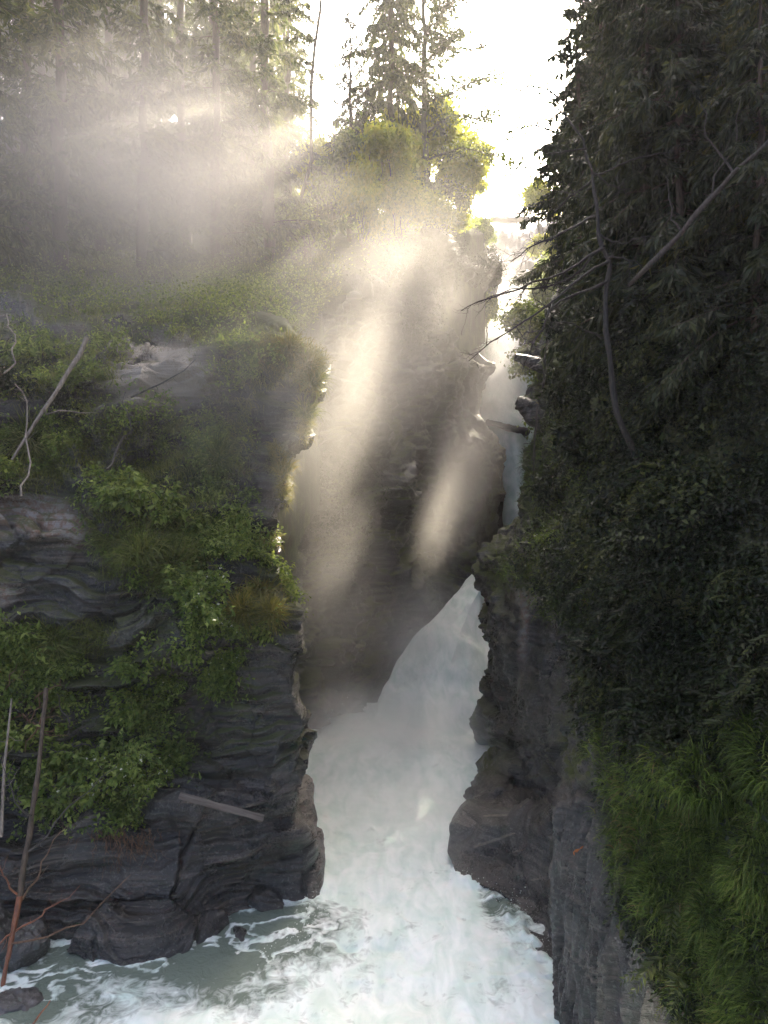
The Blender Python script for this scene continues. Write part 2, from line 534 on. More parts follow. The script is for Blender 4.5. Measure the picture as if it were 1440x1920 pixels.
# ---- right cliff
RR = [  # py, (px, d) x4 : skyline edge ... near buttress edge ; depths at px 1200, 1440, 1850
    (2010, (1046, 14.4), (1051, 14.2), (1056, 14.0), (1061, 13.5)), (1920, (1046, 14.6), (1051, 14.4), (1056, 14.2), (1061, 13.6)),
    (1830, (1036, 15.0), (1045, 14.8), (1052, 14.5), (1059, 13.7)), (1790, (1000, 15.7), (1030, 15.5), (1050, 15.0), (1057, 13.8)),
    (1740, (985, 16.7), (1020, 16.4), (1048, 15.8), (1055, 13.9)), (1690, (948, 17.8), (1000, 17.3), (1044, 16.5), (1052, 14.0)),
    (1650, (857, 18.8), (955, 18.2), (1042, 17.0), (1050, 14.1)), (1600, (837, 20.0), (940, 19.0), (1041, 17.4), (1049, 14.2)),
    (1550, (846, 20.5), (940, 19.4), (1041, 17.8), (1048, 14.4)), (1520, (878, 20.8), (955, 19.8), (1042, 18.0), (1049, 14.5)),
    (1500, (935, 21.2), (975, 20.5), (1040, 18.5), (1051, 15.0)), (1490, (956, 23.6), (988, 22.0), (1038, 19.5), (1054, 15.6)),
    (1430, (937, 25.6), (982, 23.2), (1040, 20.0), (1060, 16.6)), (1400, (932, 26.6), (978, 23.6), (1040, 20.2), (1062, 17.2)),
    (1388, (902, 29.2), (960, 25.6), (1040, 20.2), (1063, 17.4)),
    (1330, (903, 29.2), (960, 25.8), (1040, 20.4), (1065, 17.8)), (1290, (906, 29.0), (960, 26), (1040, 20.5), (1066, 18)),
    (1268, (922, 28.2), (968, 25.5), (1040, 20.6), (1068, 18.2)), (1240, (921, 28.2), (968, 25.3), (1040, 20.6), (1068, 18.2)),
    (1180, (912, 28.5), (965, 25.2), (1040, 20.8), (1070, 18.5)), (1110, (908, 29.0), (958, 25.6), (1038, 20.9), (1072, 18.6)),
    (1070, (894, 29.4), (950, 26.0), (1036, 21.0), (1074, 18.7)), (1035, (897, 29.9), (950, 26.5), (1034, 21.2), (1075, 18.8)),
    (1015, (908, 30.2), (955, 27.0), (1033, 21.5), (1075, 18.9)), (990, (935, 30.8), (965, 28), (1033, 22.0), (1078, 19.1)),
    (962, (955, 31.2), (978, 29.0), (1034, 22.6), (1080, 19.4)), (930, (957, 31.5), (985, 29.2), (1036, 23.0), (1082, 19.6)),
    (900, (968, 32), (995, 29.5), (1040, 23.6), (1086, 20)), (860, (977, 32.2), (1000, 29.8), (1042, 24), (1088, 20.2)),
    (830, (986, 32.6), (1008, 30), (1046, 24.5), (1092, 20.6)), (795, (991, 33), (1012, 30.4), (1048, 25), (1094, 21)),
    (772, (982, 33.2), (1008, 30.8), (1048, 25.2), (1094, 21.2)), (750, (974, 33.3), (1004, 31), (1048, 25.5), (1095, 21.4)),
    (738, (980, 33.4), (1008, 31), (1048, 25.6), (1096, 21.5)), (726, (1000, 33.8), (1020, 31.2), (1050, 25.8), (1097, 21.6)),
    (686, (1004, 34.2), (1024, 31.6), (1052, 26.4), (1098, 22)), (676, (980, 34.4), (1010, 32), (1052, 26.6), (1098, 22.2)),
    (664, (969, 34.4), (1004, 32.2), (1052, 26.8), (1099, 22.4)), (652, (992, 34.9), (1018, 32.4), (1053, 27), (1100, 22.6)),
    (640, (1014, 35.6), (1032, 32.8), (1056, 27.4), (1102, 23)), (600, (1028, 37.2), (1046, 34), (1072, 28.6), (1110, 24)),
    (500, (1050, 39.5), (1070, 36), (1100, 30.5), (1130, 26.5)), (400, (1068, 41.5), (1090, 38), (1120, 32.5), (1150, 28.5)),
    (300, (1084, 43.5), (1106, 40), (1136, 34.5), (1166, 30.5)), (150, (1100, 46.5), (1122, 43), (1150, 37.5), (1180, 33.5)),
    (0, (1112, 49), (1134, 45.5), (1160, 40), (1190, 36)), (-200, (1124, 52), (1144, 48.5), (1170, 43), (1198, 39))]
ctrl = []
for r in RR:
    py = r[0]
    k_ = 16 * sstep(600, 680, py) * (1 - sstep(960, 1030, py))
    pts = [P(x + k_, py, d) for x, d in r[1:5]]
    D = [np.interp(-py, [-2010, -1500, -1000, -640, -300, 0, 200], q) for q in ([10.6, 11.4, 13, 16, 20, 24.5, 27.5], [8.9, 9.3, 10.6, 12.5, 15.8, 19, 21.5], [6.8, 7, 8, 9.4, 11.5, 14, 16])]
    pts += [P(1215, py, D[0]), P(1440, py, D[1]), P(1850, py, D[2])]
    e = pts[0]
    tail = [e + np.array(t) for t in ((14, 38, 0), (5.5, 15, 0), (2.2, 6, 0), (0.9, 2.4, 0), (0.25, 0.8, 0))]
    ctrl.append(tail + pts)
cp = [800, 820, 840, 860, 880, 900, 955, 1035, 1062, 1215, 1440, 1600]
G, _, _ = loft(ctrl, [2010 - r[0] for r in RR], 1000, np.array(cp), 520, 1, 4)


def tint_right(R):
    px, py, nz = R.px, R.py, R.N[:, 2]
    n = fbm(R.V * 0.9, 4, 31)
    moss = sstep(.25, .6, nz + n * .5) * (1 - sstep(1420, 1480, py)) + 0.9 * ells(px, py, [(960, 1060, 45, 35, 0, .5), (1000, 1090, 60, 30, 0, .5), (995, 860, 30, 90, 0, .5), (1085, 1420, 30, 50, 0, .5), (970, 940, 20, 22, 0, .5), (1040, 720, 40, 60, 0, .5)]) * sstep(-.4, .2, n)
    vx = np.interp(-py, [-1920, -1750, -1600, -1450, -1250, -1150, -1100, -1000, -640, 0], [1290, 1170, 1120, 1110, 1080, 1060, 1000, 990, 1020, 1060])
    moss *= 1 - .75 * ell(px, py, 985, 1280, 75, 190)
    moss = np.maximum(moss, sstep(-10, 40, px - vx) * 0.9)
    rust = 0.55 * ells(px, py, [(982, 1170, 8, 130, 0.1, .6), (990, 1120, 30, 20, 0, .5)]) * sstep(-.3, .2, n)
    vein = np.zeros_like(px)
    for x0, y0, x1, y1, w in ((890, 1588, 965, 1562, 6), (955, 1600, 985, 1592, 3), (990, 1652, 1012, 1647, 4), (900, 1530, 950, 1528, 3), (960, 1515, 1030, 1500, 3), (1030, 1430, 1046, 1420, 4), (975, 1370, 988, 1352, 4)):
        t = np.clip(((px - x0) * (x1 - x0) + (py - y0) * (y1 - y0)) / ((x1 - x0) ** 2 + (y1 - y0) ** 2), 0, 1)
        dist = np.hypot(px - x0 - t * (x1 - x0), py - y0 - t * (y1 - y0))
        vein = np.maximum(vein, (1 - sstep(.4, 1.1, dist / np.maximum(.25, w * (0.1 + .3 * np.sin(t * 3.1)) + 4.0 * n))) * .5)
    return np.stack([np.clip(vein, 0, 1), np.clip(moss, 0, 1), rust], 1)


_ra = strata_disp((-0.35, -0.35, 1.0), 1.0, 43, 0.5, 0, 1.1)
_rb = strata_disp((-0.35, -0.45, 1.0), 1.0, 53, 0.04, 0, .75)


def right_disp(p, n):
    px, py = proj(p)
    near = sstep(1042, 1056, px) * sstep(1480, 1520, py)
    shelf = (1 - sstep(1035, 1045, px)) * sstep(1495, 1505, py)
    ribs = np.concatenate([p[:, :2] * 1.5 + 0.25 * p[:, 2:], p[:, 2:] * 0.16], 1)
    fl = 0.30 * (0.6 - np.abs(fbm(ribs, 3, 66)) * 2)
    d = _ra(p, n) * 0.55 + fl * 0.9
    ds = _rb(p, n) * 0.4
    fn = np.concatenate([p[:, :2] * 2.4, p[:, 2:] * 0.2], 1)
    dn = 0.48 * (0.5 - np.abs(fbm(fn, 4, 86)) * 2) + 0.06 * fbm(p * np.array([6, 6, .8]), 3, 87) + 0.1 * fbm(p * .7, 2, 88)
    d = d * (1 - near - shelf) + dn * near + ds * shelf
    return d * np.where(py < 700, 1.3, 1.0)


cliff_right = Rock('cliff_right', G, right_disp, M_RIGHT, (-1, -0.6, 0.1), tint_right)


# ---- forest hillside above the left cliff, and the valley side upstream
def ground_z(X, Y):
    left = 16.9 + (Y - 26) * 0.55 + 0.012 * np.maximum(0, -X - 10) ** 1.5
    far = np.maximum(0, Y - 58)
    left = left - far * 0.16 * sstep(-22, 0, X)
    return left + 0.6 * fbm(np.stack([X * .15, Y * .15, X * 0], -1).reshape(-1, 3), 3, 91).reshape(X.shape)


RIMY = [20, 24, 30, 36, 42, 50, 58, 66, 80, 120, 160]
RIMX = [-4.8, -4.2, -4.0, -3.2, -0.2, 4.4, 8.0, 9.0, 11.0, 17.0, 22]
nv, nu = 260, 240
Y = np.linspace(24.5, 150, nv)[:, None] * np.ones((1, nu))
rim = np.interp(Y[:, 0], RIMY, RIMX)[:, None]
t = np.linspace(0, 1, nu)[None, :]
X = rim + 0.4 - (1 - t) ** 1.6 * 95
Z = ground_z(X, Y)
over = np.maximum(0, X - rim + 1.2)
Z = Z - over ** 1.6 * .6 - np.array([0.0] * (nu - 3) + [1.5, 4, 9])[None, :] - sstep(27, 24.5, Y) * 1.4
HG = np.stack([X, Y, Z], 2)


def soil_material():
    m, nt, out = nmat('forest_floor')
    pos = N(nt, 'NewGeometry').outputs['Position']
    n = N(nt, 'TexNoise', {'Vector': pos, 'Scale': 0.8, 'Detail': 8.0, 'Roughness': .7}).outputs['Fac']
    c = ramp(nt, n, [(0.35, (0.025, 0.02, 0.012)), (0.5, (0.03, 0.04, 0.012)), (0.65, (0.07, 0.085, 0.025))])
    b = N(nt, 'Bump', {'Height': n, 'Strength': .8, 'Distance': .3})
    bs = N(nt, 'BsdfPrincipled', {'Base Color': c, 'Roughness': .9, 'Normal': b.outputs[0]})
    nt.links.new(bs.outputs[0], out.inputs[0])
    return m


M_SOIL = soil_material()
hill = Rock('hillside', HG, lambda p, n: 0.35 * fbm(p * .8, 4, 97), M_SOIL, (0, -0.5, 1))

# valley side upstream, right of the river
nv, nu = 120, 90
Y = np.linspace(52, 170, nv)[:, None] * np.ones((1, nu))
t = np.linspace(0, 1, nu)[None, :]
x0 = np.interp(Y[:, 0], [52, 62, 70, 85, 100, 170], [11.6, 12.9, 14.6, 18.0, 21.5, 36])[:, None]
X = x0 + t ** 1.5 * 80
Z = np.interp(Y, [52, 62, 75, 95, 120, 170], [14, 22, 31, 42, 48, 60]) + (X - x0) * 1.0 - 14 * np.exp(-((X - x0) / 1.0) ** 2)
VG = np.stack([X, Y, Z], 2)
valley = Rock('valley_slope', VG, lambda p, n: 0.9 * fbm(p * .3, 4, 107), M_SOIL, (-0.5, -0.3, 1))

# rocky bed the upper falls run over
BR = [(1000, 58), (930, 61), (860, 64), (800, 66.5), (740, 69), (690, 71), (650, 73), (628, 78), (590, 86), (540, 94), (480, 103), (430, 112), (415, 125)]
ctrl = []
for py, d in BR:
    pts = []
    for px, dz, dd in ((840, 1.5, 3), (885, 0.8, 1.5), (912, 0.1, 0.4), (940, 0, 0), (965, 0, 0), (990, 0.2, .5), (1015, 1.2, 1.8), (1060, 3, 4)):
        q = P(px, py, d + dd)
        q[2] += dz - 0.5
        pts.append(q)
    ctrl.append(pts)
G, _, _ = loft(ctrl, [1000 - r[0] for r in BR], 220, np.array([840, 885, 912, 940, 965, 990, 1015, 1060]), 110, 2, 4)
bed = Rock('river_bed', G, strata_disp((0.1, -0.6, 1.0), 1.6, 63, 0.8), M_FAR, (0, -1, 0.5),
           lambda R: np.stack([np.zeros(len(R.V)), np.zeros(len(R.V)), np.zeros(len(R.V))], 1))


# ------------------------------------------------------------------ water
def water_material():
    m, nt, out = nmat('white_water')
    foam = N(nt, 'Attribute', attribute_name='foam').outputs['Fac']
    pos = N(nt, 'NewGeometry').outputs['Position']
    n = N(nt, 'TexNoise', {'Vector': pos, 'Scale': 2.6, 'Detail': 9.0, 'Roughness': .68, 'Distortion': .9}).outputs['Fac']
    lace = N(nt, 'TexNoise', {'Vector': pos, 'Scale': 2.4, 'Detail': 6.0, 'Roughness': .62, 'Distortion': 2.6}).outputs['Fac']
    f = math_(nt, 'ADD', foam, math_(nt, 'MULTIPLY', math_(nt, 'SUBTRACT', lace, .5), 1.1))
    f = ramp(nt, f, [(0.30, 0.0), (0.55, .5), (0.85, 1.0)])
    mpf = N(nt, 'Mapping', {'Vector': pos, 'Scale': (1.3, .55, .5), 'Rotation': (0, 0, .2)}).outputs[0]
    n = N(nt, 'TexNoise', {'Vector': mpf, 'Scale': 1.5, 'Detail': 8.0, 'Roughness': .6, 'Distortion': .7}).outputs['Fac']
    cw = mix(nt, ramp(nt, n, [(0.34, 0.0), (0.5, .55), (0.64, 1.0)]), (0.62, 0.74, 0.66), (0.86, 0.91, 0.86))
    b = N(nt, 'Bump', {'Height': math_(nt, 'ADD', n, math_(nt, 'MULTIPLY', lace, .6)), 'Strength': 0.12, 'Distance': 0.1})
    fo = N(nt, 'BsdfPrincipled', {'Base Color': cw, 'Roughness': .75, 'Normal': b.outputs[0], 'Specular IOR Level': .3,
                                  'Subsurface Weight': 0.25, 'Subsurface Radius': (0.1, 0.2, 0.17), 'Subsurface Scale': 0.5})
    b2 = N(nt, 'Bump', {'Height': math_(nt, 'ADD', lace, n), 'Strength': 0.6, 'Distance': 0.15})
    da = N(nt, 'BsdfPrincipled', {'Base Color': (0.16, 0.2, 0.16, 1), 'Roughness': .2, 'Normal': b2.outputs[0], 'IOR': 1.33, 'Specular IOR Level': .5})
    mx = N(nt, 'MixShader', {0: f, 1: da.outputs[0], 2: fo.outputs[0]})
    nt.links.new(mx.outputs[0], out.inputs[0])
    return m


M_WATER = water_material()
ny, nx = 560, 520
yy = np.concatenate([np.linspace(2, 12, 40)[:-1], np.geomspace(12, 36, ny - 39)])[:, None] * np.ones((1, nx))
xx = np.linspace(-13, 9, nx)[None, :] * np.ones((len(yy), 1))
ny = len(yy)
pw = np.stack([xx, yy, 0 * xx], 2).reshape(-1, 3)
px, py = proj(pw)
wr = fbm(pw * 0.9, 4, 201)
wr2 = fbm(pw * np.array([1.6, 1.6, 1]) + 3.0 * wr[:, None], 4, 205)
dark = ells(px, py, [(290, 1775, 330, 62, -0.05, .5), (60, 1850, 90, 50, -.5, .5), (480, 1740, 130, 40, -.2, .5), (930, 1700, 40, 20, .5, .6)]) * (1 - .3 * (px > 800))
dark2 = ells(px, py, [(420, 1850, 160, 40, -.1, .6), (120, 1890, 120, 45, 0, .6), (960, 1720, 60, 45, .6, .6)])
foam = 1.05 - 0.86 * dark - 0.42 * dark2 + 0.42 * wr2 + 0.22 * wr - 0.12 * sstep(1650, 1750, py) * (px < 700)
foam = np.clip(foam, 0.0, 1.2)
foam = foam + 0.75 * dark * sstep(.62, .95, 1 - np.abs(fbm(pw * np.array([.7, 1.7, 1]) + 1.2 * wr[:, None], 4, 219)) * 2.2)
turb = np.clip(foam, 0.22, 1)
zz = turb * (0.2 * fbm(pw * 0.4, 3, 211) + 0.045 * (1 - np.abs(fbm(pw * 1.5 + 0.8 * wr[:, None], 4, 213)) * 2.4) * sstep(30, 16, yy.ravel())) + 0.03 * fbm(pw * 2.2, 3, 215)
zz += 0.5 * np.exp(-((px - 740) / 190) ** 2 - ((py - 1400) / 60) ** 2)          # boil at the foot of the fall
zz += 0.16 * np.exp(-(np.clip(np.abs(px - np.interp(py, [1640, 1690, 1740, 1800, 1830], [855, 935, 975, 1010, 1045])), 0, 400) / 22) ** 2) * (py > 1630) * (py < 1840) * (.5 + fbm(pw * 4, 3, 217))
pw[:, 2] = zz
pool = tag(obj('river', make_mesh('river', pw, grid_quads(ny, nx), M_WATER, True, {'foam': foam})), kind='structure')


def fall(name, R, nv, nu, bulge, seed, amp, label=None):
    """R: py, left px, right px, depth"""
    ctrl = []
    for py, a, b, d in R:
        pts = []
        for t in np.linspace(0, 1, 7):
            q = P(a + (b - a) * t, py, d)
            q[1] -= bulge * math.sin(math.pi * min(1, t * 1.15 + .02)) * 1.0
            q[2] += bulge * 0.25 * math.sin(math.pi * t)
            pts.append(q)
        pts.insert(0, pts[0] + np.array([0.1, 1.2, -0.5]))
        ctrl.append(pts)
    G, _, _ = loft(ctrl, np.arange(len(R)) * 1.0, nv, np.arange(8.0), nu, 8, 6)
    n = normals(G)
    if (n[..., 1].mean() > 0): n = -n; fl = True
    else: fl = False
    p = G.reshape(-1, 3)
    flow = p * np.array([1.1, 0.5, 0.45])
    d = amp * (0.7 * fbm(p * 0.4, 2, seed) + 0.05 * (1 - np.abs(fbm(flow + .6 * fbm(p * .7, 2, seed + 9)[:, None], 4, seed + 3)) * 2.4) + 0.03 * fbm(p * 2.0, 2, seed + 5))
    p = p + n.reshape(-1, 3) * d[:, None]
    foam = np.clip(1.0 + 0.2 * fbm(flow * 1.5, 3, seed + 7), 0.75, 1.2)
    return tag(obj(name, make_mesh(name, p, grid_quads(nv, nu, fl), M_WATER, True, {'foam': foam})), kind='structure')


fall('waterfall', [(1400, 672, 960, 30.5), (1375, 692, 955, 31.5), (1340, 710, 950, 32.7), (1290, 722, 945, 34.2), (1240, 742, 940, 35.8), (1185, 780, 938, 37.5), (1135, 828, 935, 39.5),
                   (1100, 866, 935, 41.2), (1082, 886, 940, 42.6), (1070, 905, 960, 45), (1050, 930, 985, 50)], 260, 200, 1.5, 301, 0.75)
fall('upper_falls', [(985, 946, 997, 56.7), (930, 944, 997, 58.7), (880, 944, 994, 60.2), (840, 934, 997, 61.7), (800, 909, 1002, 63.2), (760, 896, 997, 65.2), (720, 900, 1002, 67.2), (680, 902, 1008, 68.7), (650, 902, 1012, 70.2), (632, 902, 997, 72.7),
                     (618, 902, 987, 78.2), (585, 899, 987, 84.2), (540, 919, 997, 91.2)], 220, 70, 1.2, 331, 0.6)


# ------------------------------------------------------------------ plant geometry
def unit(a):
    return a / np.maximum(np.linalg.norm(a, axis=-1, keepdims=True), 1e-9)


def leaf_quads(base, direc, nrm, length, width, rng):
    """a folded rhombus for each leaf: base, two sides, tip"""
    side = unit(np.cross(direc, nrm))
    L, W = length[:, None], width[:, None]
    up = unit(np.cross(side, direc))
    a = base
    c = base + direc * L - up * L * 0.18
    b = base + direc * L * 0.45 + side * W * .5 + up * W * 0.12
    d = base + direc * L * 0.45 - side * W * .5 + up * W * 0.12
    V = np.stack([a, b, c, d], 1).reshape(-1, 3)
    Q = np.arange(len(V)).reshape(-1, 4)
    r = np.repeat(rng.random(len(base)), 4)
    return V, Q, r


def merge(parts):
    V, Q, r, o = [], [], [], 0
    for v, q, a in parts:
        V.append(v); Q.append(q + o); r.append(a)
        o += len(v)
    return np.concatenate(V), np.concatenate(Q), np.concatenate(r)


def rand_dir(n, rng):
    return unit(rng.normal(0, 1, (n, 3)))


def clump_leaves(pos, nrm, per, spread, size, rng, lift=0.15, droop=0.3, aspect=.55):
    """leafy ground cover: for each root a small mound of leaves standing off the surface"""
    n = len(pos)
    c = np.repeat(pos, per, 0)
    nn = np.repeat(nrm, per, 0)
    off = rand_dir(n * per, rng) * (rng.random((n * per, 1)) ** .5) * spread
    off += nn * rng.random((n * per, 1)) * spread * 0.9 + np.array([0, 0, 1]) * lift * rng.random((n * per, 1))
    b = c + off
    d = unit(nn * .6 + rand_dir(n * per, rng) * .9 + np.array([0, 0, -droop]))
    up = unit(nn * .5 + np.array([0, 0, 1.0]) + rand_dir(n * per, rng) * .5)
    L = size * (0.6 + 0.8 * rng.random(n * per))
    return leaf_quads(b, d, up, L, L * aspect * (0.8 + .5 * rng.random(n * per)), rng)


def blades(pos, nrm, length, width, rng, droop=1.0, spread=.5, seg=4):
    """grass blades: tapered strips that rise off the surface and hang over"""
    n = len(pos)
    d0 = unit(nrm * .8 + np.array([0, 0, .75]) + rand_dir(n, rng) * spread)
    L = length * (0.5 + 0.9 * rng.random(n))
    g = droop * (0.6 + 0.8 * rng.random(n))
    side = unit(np.cross(d0, rand_dir(n, rng)))
    V = np.empty((n, seg + 1, 2, 3))
    p = pos.copy()
    d = d0.copy()
    for k in range(seg + 1):
        w = width * (1 - (k / seg) ** 1.6 * 0.93)
        V[:, k, 0] = p - side * w / 2
        V[:, k, 1] = p + side * w / 2
        p = p + d * (L / seg)[:, None]
        d = unit(d + np.array([0, 0, -1.0]) * (g / seg * 1.7)[:, None])
    V = V.reshape(-1, 3)
    i = (np.arange(n)[:, None] * (seg + 1) * 2 + np.arange(seg)[None, :] * 2).ravel()
    Q = np.stack([i, i + 1, i + 3, i + 2], 1)
    r = np.repeat(rng.random(n), (seg + 1) * 2)
    return V, Q, r


def tube(pts, rad, sides=7):
    pts = np.asarray(pts, float)
    rad = np.asarray(rad, float) * np.ones(len(pts))
    if sides >= 8 and len(pts) < 30:      # trunks: knotty, never a straight tube
        m_ = len(pts) * 5
        k_ = np.linspace(0, len(pts) - 1, m_)
        rad = np.interp(k_, np.arange(len(pts)), rad)
        pts = np.stack([np.interp(k_, np.arange(len(pts)), pts[:, j]) for j in range(3)], 1)
        w_ = np.stack([k_ * 1.3 + pts[0, 0], k_ * 0 + pts[0, 1], k_ * 0 + .5], 1)
        pts = pts + np.stack([vnoise(w_ * .9, 3), vnoise(w_ * .9, 4), 0 * k_], 1) * rad.max() * .45
        rad = rad * (1 + .16 * vnoise(w_ * 2.2, 5) + .1 * vnoise(w_ * 5.1, 6))
    t = unit(np.gradient(pts, axis=0))
    ref = np.array([0.31, 0.77, 0.21]) if abs(t[0, 2]) > .8 else np.array([0.1, 0.2, 1.0])
    u = unit(np.cross(t, ref))
    v = np.cross(t, u)
    a = np.linspace(0, 2 * np.pi, sides, endpoint=False)
    V = pts[:, None] + rad[:, None, None] * (np.cos(a)[None, :, None] * u[:, None] + np.sin(a)[None, :, None] * v[:, None])
    m = len(pts)
    i, j = np.meshgrid(np.arange(m - 1), np.arange(sides), indexing='ij')
    j2 = (j + 1) % sides
    Q = np.stack([i * sides + j, i * sides + j2, (i + 1) * sides + j2, (i + 1) * sides + j], -1).reshape(-1, 4)
    V = V.reshape(-1, 3)
    return V, Q, np.zeros(len(V))


def bent(a, b, k, wob, rng, sag=0.0):
    t = np.linspace(0, 1, k)[:, None]
    p = np.asarray(a) + (np.asarray(b) - np.asarray(a)) * t
    L = np.linalg.norm(np.asarray(b) - np.asarray(a))
    w = np.cumsum(rng.normal(0, 1, (k, 3)), 0)
    w = w - w[0] - (w[-1] - w[0]) * t
    p = p + w * wob * L / k
    p[:, 2] -= sag * L * (np.sin(t[:, 0] * np.pi))
    return p


def mesh_parts(name, parts, mat, smooth=True):
    V, Q, r = merge(parts)
    return make_mesh(name, V, Q, mat, smooth, {'rnd': r})


def branchy(pts, rad, nb, blen, rng, lvl=2, bias=(0, 0, 0), r0=.35):
    """a limb with side twigs"""
    parts = [tube(pts, rad, 7)]
    pts = np.asarray(pts)
    for k in range(nb):
        t = rng.random() * .8 + .15
        i = t * (len(pts) - 1)
        j = int(i)
        q = pts[j] + (pts[min(j + 1, len(pts) - 1)] - pts[j]) * (i - j)
        fw = unit(pts[min(j + 1, len(pts) - 1)] - pts[j])
        d = unit(fw * .6 + rand_dir(1, rng)[0] + np.array(bias))
        L = blen * (.4 + .8 * rng.random()) * (1.1 - t * .5)
        r = max(.003, float(np.interp(t, [0, 1], [rad[0], rad[-1]])) * r0)
        p = bent(q, q + d * L, 6, .35, rng, .05)
        if lvl > 1:
            parts += branchy(p, np.linspace(r, r * .35, 6), max(2, nb // 3), L * .5, rng, lvl - 1, bias, .6)
        else:
            parts.append(tube(p, np.linspace(r, r * .4, 6), 4))
    return parts


def spruce(seed, h, r, base=0.12, dens=1.0, hang=1.0, needle=M_NEEDLE, wide=1.0, bark=M_BARK):
    rng = np.random.default_rng(seed)
    lean = rng.normal(0, 0.012, 2)
    k = 14
    zt = np.linspace(-1.0, h, k)
    axis = np.stack([lean[0] * zt + 0.05 * np.sin(zt * .4), lean[1] * zt, zt], 1)
    rad = 0.011 * h * (1 - np.linspace(0, 1, k)) ** .8 + 0.015
    trunk = [tube(axis, rad, 9)]
    fol = []
    nl = int(h * 5.2 * dens)
    for i in range(nl):
        t = base + (1 - base) * (i + rng.random()) / nl
        z = t * h
        L = r * (1 - (t - base) / (1 - base)) ** .75 * (0.45 + .75 * rng.random()) + .25
        a = rng.random() * 6.283
        o = np.array([np.interp(z, zt, axis[:, 0]), np.interp(z, zt, axis[:, 1]), z])
        s = np.linspace(0, 1, 6)
        hx = L * s
        vz = 0.12 * L * s - (0.30 + 0.3 * rng.random()) * L * hang * s ** 1.7 + 0.12 * L * s ** 4
        p = o + np.stack([np.cos(a) * hx, np.sin(a) * hx, vz], 1)
        trunk.append(tube(p, 0.035 * (1 - s * .85) * (0.4 + L / r * .6), 4))
        m = max(10, int(L * 15 * dens))
        q = rng.random(m) ** .8 * .9 + .1
        c = np.stack([np.interp(q, s, p[:, j]) for j in range(3)], 1)
        outd = np.array([np.cos(a), np.sin(a), 0])
        sd = np.array([-np.sin(a), np.cos(a), 0])
        sgn = rng.choice([-1, 1], m)[:, None]
        tw = unit(outd * (.35 + .5 * rng.random((m, 1))) + sd * sgn * (.2 + .9 * rng.random((m, 1))) + np.array([0, 0, -1]) * hang * (.15 + 1.1 * rng.random((m, 1))))
        ln = (0.28 + .5 * rng.random(m)) * (0.5 + .5 * L / r) * (1.15 - q * .5)
        for kk in range(3):
            cc = c + tw * (ln * kk * .3)[:, None] + rng.normal(0, .04, (m, 3))
            d2 = unit(tw + rand_dir(m, rng) * .45 + np.array([0, 0, -.2 * hang]))
            fol.append(leaf_quads(cc, d2, rand_dir(m, rng), ln * .8, wide * (0.05 + .07 * rng.random(m)), rng))
    return mesh_parts('trunk', trunk, bark), mesh_parts('crown', fol, needle, False)


def broadleaf(seed, h, r, nleaf, leaf, mat, bark=M_BARK_O, open_=0.35):
    rng = np.random.default_rng(seed)
    wood, tips = [], []

    def grow(a, d, L, rad, lvl):
        b = a + d * L
        p = bent(a, b, 6, .5, rng)
        wood.append(tube(p, np.linspace(rad, rad * .55, 6), 7 if lvl < 2 else 4))
        if lvl >= 3:
            for q in p[2:]:
                tips.append(q)
        if lvl == 4:
            return
        for k in range(4 if lvl == 0 else 3):
            nd = unit(d + rand_dir(1, rng)[0] * (0.75 if lvl else .8) + np.array([0, 0, .25]))
            st = p[rng.integers(2 if lvl == 0 else 3, 6)]
            grow(st, nd, L * (0.5 + .25 * rng.random()), rad * .55, lvl + 1)
    grow(np.array([0, 0, -.4]), unit(np.array([rng.normal(0, .1), rng.normal(0, .1), 1])), h * .42, 0.014 * h, 0)
    tips = np.array(tips)
    c = tips[rng.integers(0, len(tips), nleaf)]
    sub = c + rng.normal(0, r * .06, (nleaf, 3)) * (1 + rng.random((nleaf, 1))) * np.array([1.2, 1.2, .7])
    d = unit(rand_dir(nleaf, rng) + np.array([0, 0, -.35]))
    L = leaf * (.6 + .8 * rng.random(nleaf))
    f = leaf_quads(sub, d, unit(rand_dir(nleaf, rng) * .8 + np.array([0, 0, 1.])), L, L * .62, rng)
    return mesh_parts('trunk', wood, bark), mesh_parts('crown', [f], mat, False)


def tree_thing(name, meshes, loc, label, cat, group=None, rot=0.0, scale=1.0):
    t = empty(name, loc)
    t.rotation_euler[2] = rot
    t.scale = (scale,) * 3 if np.isscalar(scale) else scale
    obj('trunk', meshes[0], t)
    obj('crown', meshes[1], t)
    return tag(t, label, cat, group)


def hill_at(px, d):
    X = (px - CX) / F * d
    k = np.argmin((hill.V[:, 0] - X) ** 2 + (hill.V[:, 1] - d) ** 2)
    return np.array([X, d, hill.V[k, 2] - .1])


